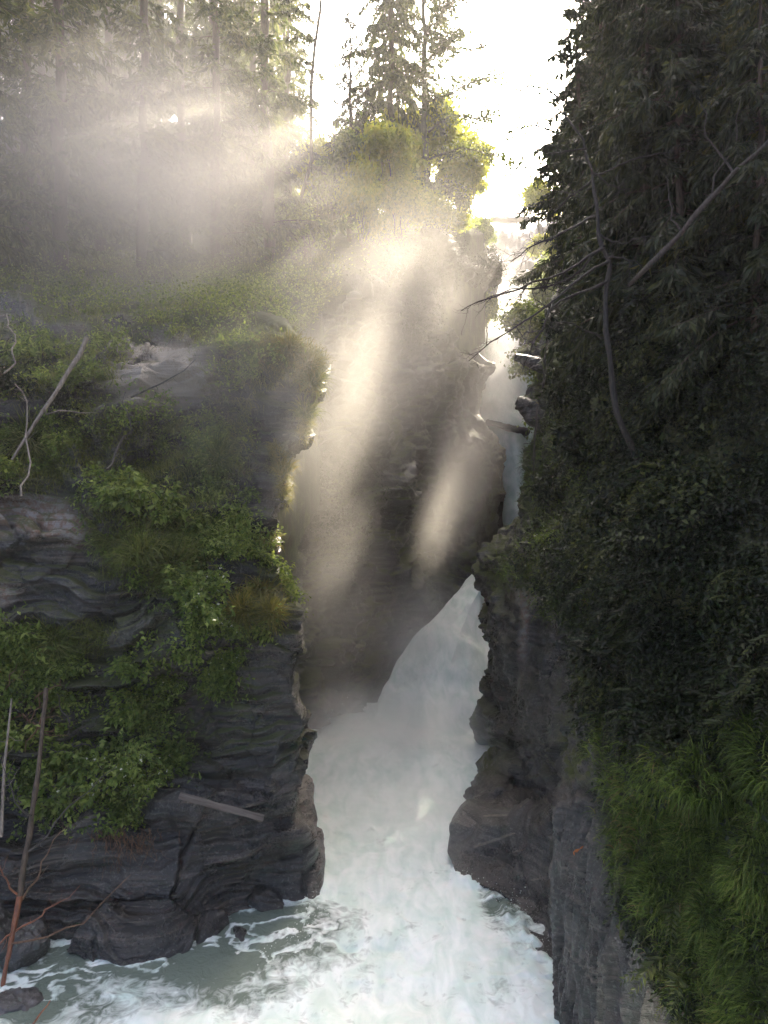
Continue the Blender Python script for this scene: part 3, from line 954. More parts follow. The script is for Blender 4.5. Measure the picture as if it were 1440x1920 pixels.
# ---- forest on the left
M_NEEDLE_F = leaf_material('forest_needles', [(0.0, (0.022, 0.034, 0.012)), (0.5, (0.055, 0.075, 0.024)), (1.0, (0.12, 0.14, 0.045))], 0.42)
SP = [spruce(101, 26, 3.9, .05, .95, 1.0, M_NEEDLE_F, 1.5), spruce(102, 30, 4.2, .06, .9, 1.1, M_NEEDLE_F, 1.5), spruce(103, 23, 3.5, .04, 1.0, 1.2, M_NEEDLE_F, 1.5), spruce(104, 28, 3.6, .08, .95, 1.0, M_NEEDLE_F, 1.6)]
forest = [  # px, depth, mesh, scale, label
    (-60, 30, 1, 1.0, 'dark spruce cut by the left frame edge, standing behind the leaning pale log'),
    (45, 36, 0, 1.05, 'grey green spruce with blue sky showing beside its top, second trunk from the left edge'),
    (115, 33, 3, 1.1, 'tall misty spruce standing left of the mist drift above the grassy bank'),
    (190, 41, 1, 1.0, 'thin crowned spruce behind the mist with bright sky gaps around its upper branches'),
    (265, 36, 2, 1.15, 'shaggy spruce just left of the two sunlit trunks at the cliff top'),
    (350, 44, 1, 1.0, 'tall spruce fading into the brightest mist above the sunlit trunks'),
    (405, 38, 0, 1.0, 'spruce whose lower half is lost in pale mist over the cliff'),
    (470, 47, 3, 1.1, 'slim misty spruce between the mist bank and the dense edge spruce'),
    (505, 40, 1, 1.02, 'dense dark spruce at the edge of the forest beside the open sky'),
    (540, 48, 2, 1.0, 'narrow spruce leaning out over the sky gap beside the bare pole tree'),
    (150, 55, 0, 1.1, 'faint spruce deep in the forest behind the thin crowned spruce'),
    (20, 52, 1, 1.05, 'pale spruce deep in the forest at the left edge of the sky gap'),
    (300, 58, 3, 1.2, 'faint spruce deep in the forest behind the brightest mist'),
    (80, 68, 2, 1.3, 'far spruce high on the hill behind the left frame corner'),
    (230, 72, 1, 1.2, 'far spruce high on the hill with sky between its branches'),
    (370, 75, 0, 1.3, 'far spruce high on the hill above the mist'),
    (430, 64, 0, 1.2, 'far spruce seen through mist between two nearer dark spruces'),
    (510, 72, 3, 1.2, 'far slim spruce on the hill behind the dense edge spruce'),
    (150, 80, 1, 1.4, 'very far spruce on the hill top, third from the left frame edge'),
    (10, 78, 2, 1.5, 'very far spruce on the hill top at the left frame edge'),
    (310, 84, 1, 1.4, 'very far spruce on the hill top in the middle of the forest'),
    (455, 82, 2, 1.5, 'very far spruce on the hill top near the forest end'),
    (120, 62, 3, 1.2, 'far spruce deep in the forest between the second and third near trunks'),
    (200, 60, 2, 1.4, 'far bushy spruce deep in the forest behind the thin crowned spruce'),
    (390, 56, 0, 1.15, 'far spruce deep in the forest behind the tree lost in pale mist'),
    (455, 58, 1, 1.0, 'far spruce deep in the forest just left of the dense edge spruce'),
    (535, 62, 0, 1.0, 'far spruce closing the forest edge behind the narrow leaning spruce'),
    (75, 46, 2, 1.3, 'bushy spruce filling the space between the two left trunks'),
    (235, 48, 0, 1.1, 'bushy spruce filling the space left of the sunlit trunks'),
]
first = {}
for i, (px, d, k, s, lab) in enumerate(forest):
    loc = hill_at(px, d)
    if k not in first:
        first[k] = tree_thing('spruce_tree', SP[k], loc, lab, 'spruce', 'spruces of the misty forest', rot=i * 1.7, scale=s)
    else:
        dup(first[k], loc, i * 1.7, s, lab, 'spruces of the misty forest')

# the tall centre spruce with hanging branches, its neighbours and the bright bushes under it
cs = spruce(120, 31, 4.0, .3, 1.25, 2.2, M_NEEDLE_F, 1.5, M_BARK_O)
tree_thing('spruce_tree', cs, hill_at(738, 51), 'tall central spruce with long hanging branches against white sky', 'spruce', rot=.4, scale=(.95, .95, 1.0))
cs2 = spruce(121, 15, 2.4, .1, 1.1, 1.2)
tree_thing('spruce_tree', cs2, hill_at(655, 45), 'shorter loose spruce beside the tall central spruce, left of it', 'spruce', rot=1.4)
pine = spruce(131, 25, 4.6, .42, .7, .7, M_NEEDLE_F, 1.6, M_BARK_O)
tree_thing('larch_tree', pine, hill_at(800, 50), 'open branched larch with a long limb reaching right across the white sky', 'larch', rot=.8)
lt = [o for o in bpy.data.objects if o.get('category') == 'larch'][0]
rg = np.random.default_rng(12)
base = np.array(lt.location)
ca, sa = math.cos(-.8), math.sin(-.8)
for pts in ([(800, 190, 50), (845, 175, 49.5), (890, 150, 49), (945, 135, 48.5)], [(800, 300, 50), (860, 275, 49), (915, 285, 48.5), (965, 300, 48)], [(802, 250, 50), (850, 215, 50), (900, 225, 50), (940, 215, 50)],
            [(798, 120, 50), (840, 90, 50), (860, 60, 50)], [(800, 345, 50), (850, 350, 49), (900, 385, 49)], [(800, 60, 50), (830, 20, 50), (850, -20, 50)]):
    w = np.array([P(*q) for q in pts]) - base
    w = np.stack([w[:, 0] * ca - w[:, 1] * sa, w[:, 0] * sa + w[:, 1] * ca, w[:, 2]], 1)
    q = np.stack([np.interp(np.linspace(0, len(w) - 1, 16), np.arange(len(w)), w[:, j]) for j in range(3)], 1) + np.cumsum(rg.normal(0, .05, (16, 3)), 0)
    b = obj('branch', mesh_parts('branch', branchy(q, np.linspace(.09, .02, 16), 14, 1.1, rg, 1, (0, 0, -.15), .4), M_BARK_O), lt)
    m = 700
    t = rg.random(m) ** .7
    c = np.stack([np.interp(t * 15, np.arange(16), q[:, j]) for j in range(3)], 1) + rg.normal(0, .42, (m, 3)) * np.array([1, 1, .7])
    obj('needles', mesh_parts('needles', [leaf_quads(c, unit(rand_dir(m, rg) + np.array([0, 0, -.5])), rand_dir(m, rg), .2 + .25 * rg.random(m), .08 + .07 * rg.random(m), rg)], M_NEEDLE_F, False), b)
pole = tube(bent((0, 0, -1), (0.3, 0, 30), 14, .08, np.random.default_rng(3)), np.linspace(.13, .05, 14), 7)
t = empty('bare_tree', hill_at(574, 42))
obj('trunk', mesh_parts('trunk', [pole], M_BARK), t)
rg = np.random.default_rng(8)
for k in range(30):
    z = 12 + 18 * rg.random()
    a = rg.random() * 6.28
    L = .5 + rg.random() * 1.1
    q = bent((.15, 0, z), (.15 + math.cos(a) * L, math.sin(a) * L, z + .2 - rg.random() * .6), 5, .3, rg)
    obj('branch', mesh_parts('branch', branchy(q, np.linspace(.02, .007, 5), 4, .5, rg, 1), M_BARK), t)
tag(t, 'thin bare pole tree standing alone in the gap between forest and central spruce', 'tree')

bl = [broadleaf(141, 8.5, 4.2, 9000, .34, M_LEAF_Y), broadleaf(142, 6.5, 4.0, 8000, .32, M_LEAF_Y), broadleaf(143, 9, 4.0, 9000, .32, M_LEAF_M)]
bf = {}
for i, (px, d, k, s, lab) in enumerate([
    (835, 54, 0, 1.15, 'glowing yellow green tree right of the tall central spruce'),
    (868, 55, 1, .95, 'bright yellow bush on the cliff rim at the right end of the left bank'),
    (700, 50, 1, .9, 'sunlit green bush at the foot of the tall central spruce'),
    (622, 44, 2, .8, 'soft green tree right of the bare pole tree, half in mist'),
    (780, 51, 1, .85, 'low yellow green bush between central spruce and the cliff rim'),
    (905, 59, 2, .55, 'dark green shrub crowning the overhanging rock corner by the upper falls'),
    (580, 40, 2, .6, 'dim green shrub at the foot of the bare pole tree'),
    (845, 52, 1, .7, 'yellow green bush hanging over the top of the shadowed gorge wall'),
    (775, 55, 0, 1.0, 'tall sunlit yellow green tree directly behind the tall central spruce'),
    (640, 52, 2, 1.2, 'broad green tree between bare pole tree and central spruce'),
    (885, 57, 1, .85, 'dense yellow green bush on the rim above the overhanging rock corner'),
    (912, 60, 2, .55, 'low green bush at the very end of the left bank rim'),
    (850, 53, 1, .9, 'thick yellow bush left of the dense bush on the rim'),
    (800, 49, 2, .8, 'green tree filling the gap under the larch'),
    (730, 46, 0, .85, 'yellow green tree hiding the foot of the central spruce'),
    (690, 42, 1, .75, 'sunlit bush in front of the central spruce trunk, on its left'),
    (765, 45, 1, .85, 'sunlit yellow bush in front of the central spruce trunk, on its right'),
    (815, 48, 0, .72, 'glowing bush in front of the larch foot'),
    (600, 47, 0, .8, 'yellow green tree just right of the bare pole tree'),
]):
    loc = hill_at(px, d)
    if k not in bf:
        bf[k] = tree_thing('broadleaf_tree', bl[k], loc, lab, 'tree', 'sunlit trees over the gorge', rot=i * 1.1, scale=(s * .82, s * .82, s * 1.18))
    else:
        dup(bf[k], loc, i * 1.1, (s * (.8 + .3 * math.sin(i * 2.3)), s * .9, s * (1.05 + .25 * math.cos(i * 1.7))), lab, 'sunlit trees over the gorge')
# trees in the distance up the valley
tree_thing('spruce_tree', spruce(161, 30, 3.3, .5, 2.0, 1.0, M_NEEDLE, 1.8), P(1078, 560, 90), 'far high crowned spruce with a bare lower trunk, added behind the dark right slope to shadow the gorge mist', 'spruce')  # added sun blocker, its crown shaped to cast the dark wedge in the mist
for i, (px, py, d, k, s, lab) in enumerate([(968, 420, 118, 2, .36, 'tiny far spruce beyond the footbridge, left of its neighbour'), (984, 415, 122, 0, .38, 'tiny far spruce beyond the footbridge, taller and right of its neighbour'),
                                            (945, 425, 125, 2, .26, 'smallest far spruce beyond the footbridge by the yellow bush'),
                                            (1096, 560, 76, 0, 1.0, 'misty spruce added on the right bank behind the dark slope to keep sun off the pool')]):  # the last spruce is added to block sun from the lower pool
    dup(first[k], P(px, py, d), i, s, lab, 'far spruces up the valley')
for i, (px, py, d, k, s, lab) in enumerate([(1015, 450, 84, 0, 1.0, 'bright yellow green tree on the right bank beside the footbridge'), (1034, 520, 74, 0, .6, 'green tree on the right bank above the upper falls behind bare twigs'),
                                            (1005, 590, 68, 2, .5, 'misty green shrub on the right bank of the upper falls'), (1040, 765, 46, 2, 1.0, 'leafy tree placed at the right cliff edge behind the bare twigs to shade the pool')]):  # the last tree is a sun blocker, set low to shade the pool
    dup(bf[k], P(px, py, d), i * 2.2, s, lab, 'trees on the right bank upstream')

# ---- conifers on the dark right slope
M_NEEDLE_G = leaf_material('golden_spruce_needles', [(0.0, (0.02, 0.028, 0.008)), (0.5, (0.05, 0.06, 0.014)), (1.0, (0.12, 0.11, 0.025))], 0.35)
RS = [spruce(151, 13, 3.0, .03, 1.6, 1.2, M_NEEDLE, 1.2), spruce(152, 16, 3.4, .03, 1.5, 1.4, M_NEEDLE, 1.3), spruce(153, 10, 2.4, .03, 1.8, 1.5, M_NEEDLE, 1.1), spruce(154, 12, 3.2, .05, 1.7, 1.5, M_NEEDLE_G, .9)]
rf = {}
for i, (px, py, k, s, lab) in enumerate([
    (1085, 500, 0, .95, 'dark spruce forming the left edge of the right slope against the sky'),
    (1120, 310, 1, .7, 'tall dark spruce high on the right slope touching the white sky'),
    (1190, 620, 2, .8, 'shaggy spruce behind the dead tree on the right slope'),
    (1200, 400, 1, .75, 'dark spruce behind the fallen trunk, upper right slope'),
    (1290, 560, 2, .85, 'spruce with drooping branches below the fallen trunk'),
    (1310, 330, 0, .8, 'dark spruce in the upper right corner behind the golden branches'),
    (1400, 640, 2, .7, 'spruce at the right frame edge below the fallen trunk'),
    (1470, 430, 3, .72, 'near spruce reaching golden green branches in from the right edge'),
    (1120, 150, 0, .8, 'spruce at the top of the right slope, cut by the upper frame'),
    (1390, 230, 3, .62, 'golden green spruce high in the right corner, left of the one at the edge'),
    (1240, 200, 2, 1.0, 'dark spruce above the dead tree, just under the upper frame edge'),
    (1400, -60, 1, .9, 'tall dark spruce added for shade above the right frame corner, mostly out of view'),  # this and the next two are shade trees added to darken the slope
    (1560, 60, 1, .8, 'dark spruce added for shade beyond the right frame edge, its boughs just reaching in'),
    (1300, -120, 1, .9, 'dark spruce added for shade over the top of the right slope, mostly above the frame'),
]):
    q, nn = cliff_right.at(px, py)
    loc = q - nn * .2
    if k not in rf:
        rf[k] = tree_thing('spruce_tree', RS[k], loc, lab, 'spruce', 'spruces on the dark right slope', rot=i * 2.1, scale=s)
    else:
        dup(rf[k], loc, i * 2.1, s, lab, 'spruces on the dark right slope')

# ------------------------------------------------------------------ ground cover (nobody could count it)
g = np.random.default_rng(77)


def veg_edge(py):
    return np.interp(-py, [-1960, -1850, -1750, -1650, -1450, -1350, -1250, -1160, -1120, -1060, -1000, -960, -900, -800, -700, -640, -500, 0],
                     [1310, 1235, 1175, 1135, 1112, 1092, 1078, 1062, 1000, 955, 995, 1012, 1012, 1025, 1035, 1045, 1075, 1110])


def right_veg(px, py):
    return sstep(-6, 30, px - veg_edge(py)) * (px < 1520)


def right_grass(px, py):
    return ells(px, py, [(1330, 1640, 175, 175, 0, .35), (1350, 1800, 140, 150, .4, .35), (1180, 1520, 70, 130, 0, .4), (1400, 1450, 70, 90, 0, .4), (1130, 1430, 35, 70, 0, .4), (1420, 1880, 60, 70, 0, .4), (1240, 1650, 80, 70, 0, .4)])


def mound(p, n, amp, f, sd):
    """leaf heaps stand off the wall by uneven amounts, with hollows between; thin where bare rock begins"""
    x, y = proj(p)
    amp = amp * np.where(x > 800, sstep(0, 130, x - veg_edge(y)), 1.0)
    return p + n * (amp * np.clip(fbm(p * f, 3, sd) + .15, 0, 1))[:, None]


def fronds(pos, nrm, length, leaf, wid, rng, pairs=13, droop=1.2):
    """arching sprays: a curved rib with narrow leaflets on both sides"""
    n = len(pos)
    d = unit(nrm * .9 + np.array([0, 0, .25]) + rand_dir(n, rng) * .55)
    L = length * (.5 + .8 * rng.random(n))
    side = unit(np.cross(d, np.array([0, 0, 1.0]) + rand_dir(n, rng) * .25))
    out = []
    p = pos.copy()
    for k in range(pairs):
        t = (k + 1) / pairs
        p = p + d * (L / pairs)[:, None]
        d = unit(d + np.array([0, 0, -1.]) * (droop / pairs * 1.5))
        for sg in (-1, 1):
            dd = unit(side * sg * (.8 + .3 * rng.random((n, 1))) + d * .55 + np.array([0, 0, -.35]) * rng.random((n, 1)))
            ll = leaf * (1.15 - .75 * t) * (.7 + .6 * rng.random(n)) * (L / length)
            out.append(leaf_quads(p, dd, np.cross(dd, side) + rand_dir(n, rng) * .3 + np.array([0, 0, .3]), ll, ll * wid, rng))
    return merge(out)


und = []
cv = cliff_right.V
p, n = cliff_right.pick(lambda x, y: right_veg(x, y) * (1 - .88 * right_grass(x, y)) * (y > 520) * (.06 + sstep(-.1, .3, fbm(cv * .8, 3, 400))), 11000, g)
p = mound(p, n, 1.0, .9, 405)
near = p[:, 1] < 16
und.append(clump_leaves(p[near], n[near], 10, .22, .085, g, .12))
und.append(clump_leaves(p[~near], n[~near], 10, .32, .125, g, .16))
p, n = cliff_right.pick(lambda x, y: right_veg(x, y) * (1 - .9 * right_grass(x, y)) * (y > 700) * (y < 1400) * (x > 1080) * sstep(-.05, .3, fbm(cv * .6, 3, 408)), 700, g)
und.append(fronds(p, n, .7, .2, .28, g, 12))
p, n = cliff_right.pick(lambda x, y: right_veg(x, y) * (y <= 700) * (.1 + sstep(-.1, .3, fbm(cv * .45, 3, 410))), 2600, g)
p = mound(p, n, 1.1, .5, 415)
xx_ = proj(p)[0]
big = xx_ - veg_edge(proj(p)[1]) > 60
und.append(fronds(p[big], n[big], 1.3, .3, .2, g, 13))
und.append(fronds(p[~big], n[~big], .6, .2, .2, g, 12))
p, n = cliff_right.pick(lambda x, y: right_veg(x, y) * (y <= 700) * (.1 + sstep(-.1, .3, fbm(cv * .5, 3, 417))), 3500, g)
und.append(clump_leaves(mound(p, n, 1.2, .5, 418), n, 9, .4, .12, g, .25))
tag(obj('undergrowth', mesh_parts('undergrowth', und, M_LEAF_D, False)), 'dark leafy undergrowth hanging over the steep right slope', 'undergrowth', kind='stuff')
und = []
p, n = cliff_right.pick(lambda x, y: right_veg(x, y) * (1 - .6 * right_grass(x, y)) * (y > 560) * sstep(.05, .35, fbm(cv * 1.1, 3, 470)) * (1 - .9 * right_grass(x, y)) * (cliff_right.V[:, 1] > 11.5), 1000, g)
p = mound(p, n, 1.0, .9, 405) + n * .12
und.append(clump_leaves(p, n, 9, .28, .1, g, .1, .6, .75))
p, n = cliff_right.pick(lambda x, y: right_veg(x, y) * (y > 900) * sstep(.1, .35, fbm(cv * .9, 3, 472)), 120, g)
und.append(fronds(mound(p, n, 1.0, .9, 405), n, .75, .2, .3, g, 12))
tag(obj('undergrowth', mesh_parts('undergrowth', und, M_LEAF_L, False)), 'lighter green leaves and ferns scattered through the dark right slope', 'undergrowth', kind='stuff')
gr = []
p, n = cliff_right.pick(lambda x, y: right_grass(x, y) * right_veg(x, y) * (.12 + sstep(-.25, .35, fbm(cv * 1.5, 3, 460))), 44000, g)
gr.append(blades(mound(p, n, .3, 1.6, 461), n, .33, .02, g, 1.2, .5))
tag(obj('grass', mesh_parts('grass', gr, M_GRASS)), 'long drooping green grass on the lower right slope', 'grass', kind='stuff')
gr = []
p, n = cliff_right.pick(lambda x, y: ells(x, y, [(965, 1065, 40, 25, 0, .4), (1010, 1040, 40, 60, 0, .4), (1060, 1125, 70, 40, 0, .4), (1000, 850, 22, 110, 0, .4), (1050, 900, 60, 120, 0, .5), (1080, 640, 60, 30, 0, .4), (1020, 980, 30, 30, 0, .4)]), 9000, g)
gr.append(blades(p, n, .42, .022, g, 1.6, .5))
tag(obj('grass', mesh_parts('grass', gr, M_GRASS)), 'mossy grass draping the rock nose on the right cliff', 'grass', kind='stuff')

LV = [(60, 690, 130, 70), (150, 660, 80, 45), (330, 615, 90, 22), (80, 800, 110, 60), (190, 790, 60, 40), (20, 880, 60, 40), (270, 760, 50, 24), (430, 690, 60, 40), (480, 665, 90, 24), (410, 830, 60, 55), (310, 830, 30, 40),
      (240, 930, 80, 35), (290, 1000, 120, 80), (420, 960, 60, 60), (500, 1120, 50, 70), (370, 1140, 60, 60), (440, 1040, 60, 25), (60, 1230, 100, 60), (300, 1240, 70, 60), (280, 1330, 80, 60), (430, 1260, 40, 40),
      (80, 1370, 120, 90), (220, 1440, 140, 80), (60, 1500, 90, 60), (140, 1540, 130, 20), (510, 1010, 20, 15)]
lv = lambda x, y: ells(x, y, [(a, b, c, d, 0, .4) for a, b, c, d in LV]) * (1 - ell(x, y, 300, 705, 85, 55))
und = []
p, n = cliff_left.pick(lambda x, y: lv(x, y) * (.04 + sstep(-.1, .3, fbm(cliff_left.V * .9, 3, 420))), 5500, g)
p = mound(p, n, .5, 1.1, 425)
und.append(clump_leaves(p, n, 9, .24, .12, g, .15))
tag(obj('undergrowth', mesh_parts('undergrowth', und, M_LEAF_M, False)), 'leafy green ground cover growing down the ledges of the left cliff', 'undergrowth', kind='stuff')
p, n = cliff_left.pick(lambda x, y: ells(x, y, [(a, b, c, d, 0, .4) for a, b, c, d in ((100, 680, 160, 70), (330, 622, 160, 22), (150, 830, 130, 60), (410, 850, 60, 80), (300, 1050, 100, 60), (470, 690, 100, 40), (240, 600, 200, 16), (60, 880, 80, 40), (330, 880, 120, 40), (120, 1200, 90, 30), (300, 980, 130, 60), (430, 780, 50, 60))]) * (1 - ell(x, y, 300, 705, 80, 50)), 26000, g)
gr = [blades(p, n, .42, .018, g, 1.4, .5)]
p, n = hill.pick(lambda x, y: (x > -100) * (x < 640) * (hill.V[:, 1] < 42) * (y < 700) * (.2 + sstep(-.2, .3, fbm(hill.V * .4, 3, 430))), 12000, g, True)
gr.append(blades(p, n, .5, .02, g, 1.0, .6))
tag(obj('grass', mesh_parts('grass', gr, M_GRASS_L)), 'pale green grass on the left cliff ledges and forest edge', 'grass', kind='stuff')
gr = []
p, n = cliff_left.pick(lambda x, y: ells(x, y, [(520, 668, 90, 26, 0, .4), (525, 870, 14, 40, -.4, .4), (535, 910, 8, 40, 0, .4), (505, 1015, 16, 14, 0, .4), (575, 700, 18, 40, 0, .4), (570, 800, 12, 30, 0, .4)]) * (cliff_left.V[:, 1] < 26), 8000, g, True)
gr.append(blades(p, n, .34, .016, g, 1.4, .6))
tag(obj('grass', mesh_parts('grass', gr, M_GRASSG)), 'sun gilded moss and grass along the rim of the left cliff', 'grass', kind='stuff')
und = []
p, n = hill.pick(lambda x, y: (x > -150) * (x < 960) * (hill.V[:, 1] < 75) * (hill.V[:, 2] > 16) * (np.arange(len(x)) % hill.nu < hill.nu - 6) * (.12 + sstep(-.1, .3, fbm(hill.V * .25, 3, 440))), 5000, g, True)
und.append(clump_leaves(p, n, 16, .55, .13, g, .4))
p, n = valley.pick(lambda x, y: (valley.V[:, 1] < 110) * 1.0, 3500, g, True)
und.append(clump_leaves(p, n, 9, 1.0, .5, g, .6))
tag(obj('undergrowth', mesh_parts('undergrowth', und, M_LEAF_M, False)), 'misty green undergrowth on the forest floor and the gorge rim', 'undergrowth', kind='stuff')

p, n = cliff_far.pick(lambda x, y: (y < 620) * (x < 960) * (1 - sstep(460, 560, y)) + .6 * ells(x, y, [(660, 900, 60, 40, 0, .5), (640, 1000, 40, 70, 0, .5), (600, 900, 40, 40, 0, .5), (790, 560, 40, 90, 0, .5)]), 2200, g)
tag(obj('undergrowth', mesh_parts('undergrowth', [clump_leaves(p, n, 12, .4, .13, g, .15)], M_LEAF_D, False)), 'plants darkened in colour on the shadowed far wall of the gorge', 'undergrowth', kind='stuff')  # dark leaf colour mutes the sunlit speckle on this wall


# ------------------------------------------------------------------ shrubs and tufts one can tell apart
def shrub_meshes(seed, n, leaf, mat, flowers=0, aspect=.55):
    rng = np.random.default_rng(seed)
    st, tips = [], []
    for k in range(16):
        a, e = rng.random() * 6.283, .25 + .9 * rng.random()
        d = np.array([math.cos(a) * math.cos(e), math.sin(a) * math.cos(e), math.sin(e)])
        p = bent((0, 0, -.08), d * (.45 + .35 * rng.random()), 7, .35, rng, -.12)
        st.append(tube(p, np.linspace(.014, .004, 7), 4))
        tips += list(p[2:])
        for q in p[3:]:
            b = q + rand_dir(1, rng)[0] * .2
            st.append(tube(bent(q, b, 4, .3, rng), np.linspace(.006, .003, 4), 3))
            tips += [b, (b + q) / 2]
    tips = np.array(tips)
    c = tips[rng.integers(0, len(tips), n)] + rng.normal(0, .045, (n, 3))
    d = unit(c * np.array([1, 1, .4]) + rand_dir(n, rng) * .6 + np.array([0, 0, -.2]))
    L = leaf * (.6 + .8 * rng.random(n))
    f = leaf_quads(c, d, unit(np.array([0, 0, 1.]) + rand_dir(n, rng) * .5), L, L * aspect, rng)
    out = [mesh_parts('stems', st, M_STEM), mesh_parts('leaves', [f], mat, False)]
    if flowers:
        c = tips[rng.integers(0, len(tips), flowers)] * 1.1
        parts = []
        for k in range(5):
            parts.append(leaf_quads(c, unit(rand_dir(flowers, rng) + np.array([0, 0, .4])), rand_dir(flowers, rng), np.full(flowers, .035), np.full(flowers, .03), rng))
        V, Q, r = merge([f] + parts)
        me = make_mesh('leaves', V, Q, mat, False, {'rnd': r})
        me.materials.append(M_FLOWER)
        mi = np.zeros(len(Q), np.int32)
        mi[len(f[1]):] = 1
        me.polygons.foreach_set('material_index', mi)
        out[1] = me
    return out


def shrub_root(name, meshes, label, cat, group):
    t = empty(name)
    for m, nm in zip(meshes, ('stems', 'leaves', 'flowers')):
        obj(nm, m, t)
    return tag(t, label, cat, group)


def seat(rock, px, py, sink=.02):
    p, n = rock.at(px, py)
    return p - n * sink, n


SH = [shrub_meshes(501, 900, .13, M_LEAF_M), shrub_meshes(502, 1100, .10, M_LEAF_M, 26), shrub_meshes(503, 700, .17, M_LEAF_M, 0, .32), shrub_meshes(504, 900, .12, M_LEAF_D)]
SF = {}


def put_shrubs(rock, items, group, name='leafy_shrub'):
    for i, (px, py, k, s, lab) in enumerate(items):
        p, n = seat(rock, px, py)
        if k not in SF:
            SF[k] = shrub_root(name, SH[k], lab, 'shrub', group)
            SF[k].location = [float(c) for c in p]
            SF[k].scale = (s,) * 3
            o = SF[k]
        else:
            o = dup(SF[k], p, i * 1.9, s, lab, group)
        ax = unit(n * .55 + np.array([0, 0, 1.]))
        o.rotation_euler = (Vector((0, 0, 1)).rotation_difference(Vector(ax)) @ Matrix.Rotation(i * 1.9, 3, 'Z').to_quaternion()).to_euler()


put_shrubs(cliff_left, [
    (60, 1215, 2, 1.5, 'bush of long paired leaves above the leaning wet trunk'),
    (20, 1200, 2, 1.1, 'leafy bush cut by the left frame edge above the dead branches'),
    (115, 1265, 2, 1.0, 'small bush with long leaves right of the leaning trunk top'),
    (225, 1455, 1, 1.5, 'pale flowering bush hanging over the dark rock left of the plank'),
    (170, 1420, 0, 1.4, 'round green bush left of the pale flowering bush'),
    (285, 1480, 1, 1.1, 'bright leafy bush whose tips touch the end of the plank'),
    (120, 1500, 0, 1.3, 'low green bush above the hanging brown twigs'),
    (385, 1140, 1, 1.4, 'white flowering bush with lime leaves beside the golden grass tuft'),
    (345, 1110, 0, 1.1, 'green bush left of the white flowering bush under the ledge'),
    (425, 1190, 1, .9, 'small flowering bush below the golden grass tuft'),
    (290, 965, 0, 1.5, 'rounded bush on the mid ledge above the hanging grass'),
    (220, 940, 0, 1.2, 'grey green bush left of the rounded bush on the mid ledge'),
    (360, 985, 2, 1.1, 'bush at the right end of the mid ledge beside bare rock'),
    (435, 1250, 1, .8, 'hanging leafy plant on the smooth rock below the golden tuft'),
    (260, 1250, 0, 1.0, 'bush growing from the crack below the lichen covered rock'),
    (330, 1290, 1, 1.0, 'lowest bush of the green strip beside the bare wet rock'),
    (250, 1340, 0, 1.1, 'bush in the green strip just above the round green bush'),
    (70, 680, 0, 1.4, 'sunlit bush behind the leaning pale log'),
    (30, 740, 3, 1.3, 'darker bush left of the leaning pale log at the frame edge'),
    (150, 720, 0, 1.0, 'small bush right of the leaning pale log'),
    (420, 1040, 0, .8, 'small bush under the misty overhang above the golden tuft'),
    (130, 770, 3, 1.0, 'bush under the lower end of the leaning pale log'),
    (40, 1400, 0, 1.4, 'green bush behind the dead branches at the left edge'),
], 'bushes on the left cliff')
put_shrubs(cliff_right, [
    (1050, 930, 3, 1.6, 'hanging leafy bush beside the mossy nose of the right cliff'),
    (1120, 860, 3, 1.7, 'dark bush with broad leaves below the dead tree foot'),
    (1040, 1020, 1, 1.0, 'pale green sprig standing out on the dark right slope'),
    (1180, 980, 3, 1.4, 'dark bush in the middle of the right slope'),
    (1260, 900, 3, 1.2, 'fern like bush right of the dark bush on mid slope'),
    (1330, 700, 3, 1.3, 'bush with small glinting leaves at right below the spruce'),
    (1300, 1100, 3, 1.2, 'dark bush above the long grass near the right edge'),
    (1120, 1120, 3, 1.3, 'dark bush over the ribbed rock on the right cliff'),
    (1150, 1260, 3, 1.1, 'dark bush at the edge of bare rock above the hanging grass'),
    (1400, 1250, 3, 1.0, 'green bush at the right frame edge above the long grass'),
    (1060, 760, 3, 1.5, 'bush on the ledge above the jutting stone block'),
    (1100, 640, 3, 1.5, 'bush around the foot of the dead tree'),
], 'bushes on the right slope')


def tuft_mesh(seed, n, L, mat, w=.014):
    rng = np.random.default_rng(seed)
    p = rng.normal(0, .14, (n, 3)) * np.array([1, 1, .3])
    nn = unit(p * np.array([3, 3, 1]) + np.array([0, 0, .6]))
    return mesh_parts('grass_tuft', [blades(p, nn, L, w, rng, 1.5, .5, 5)], mat)


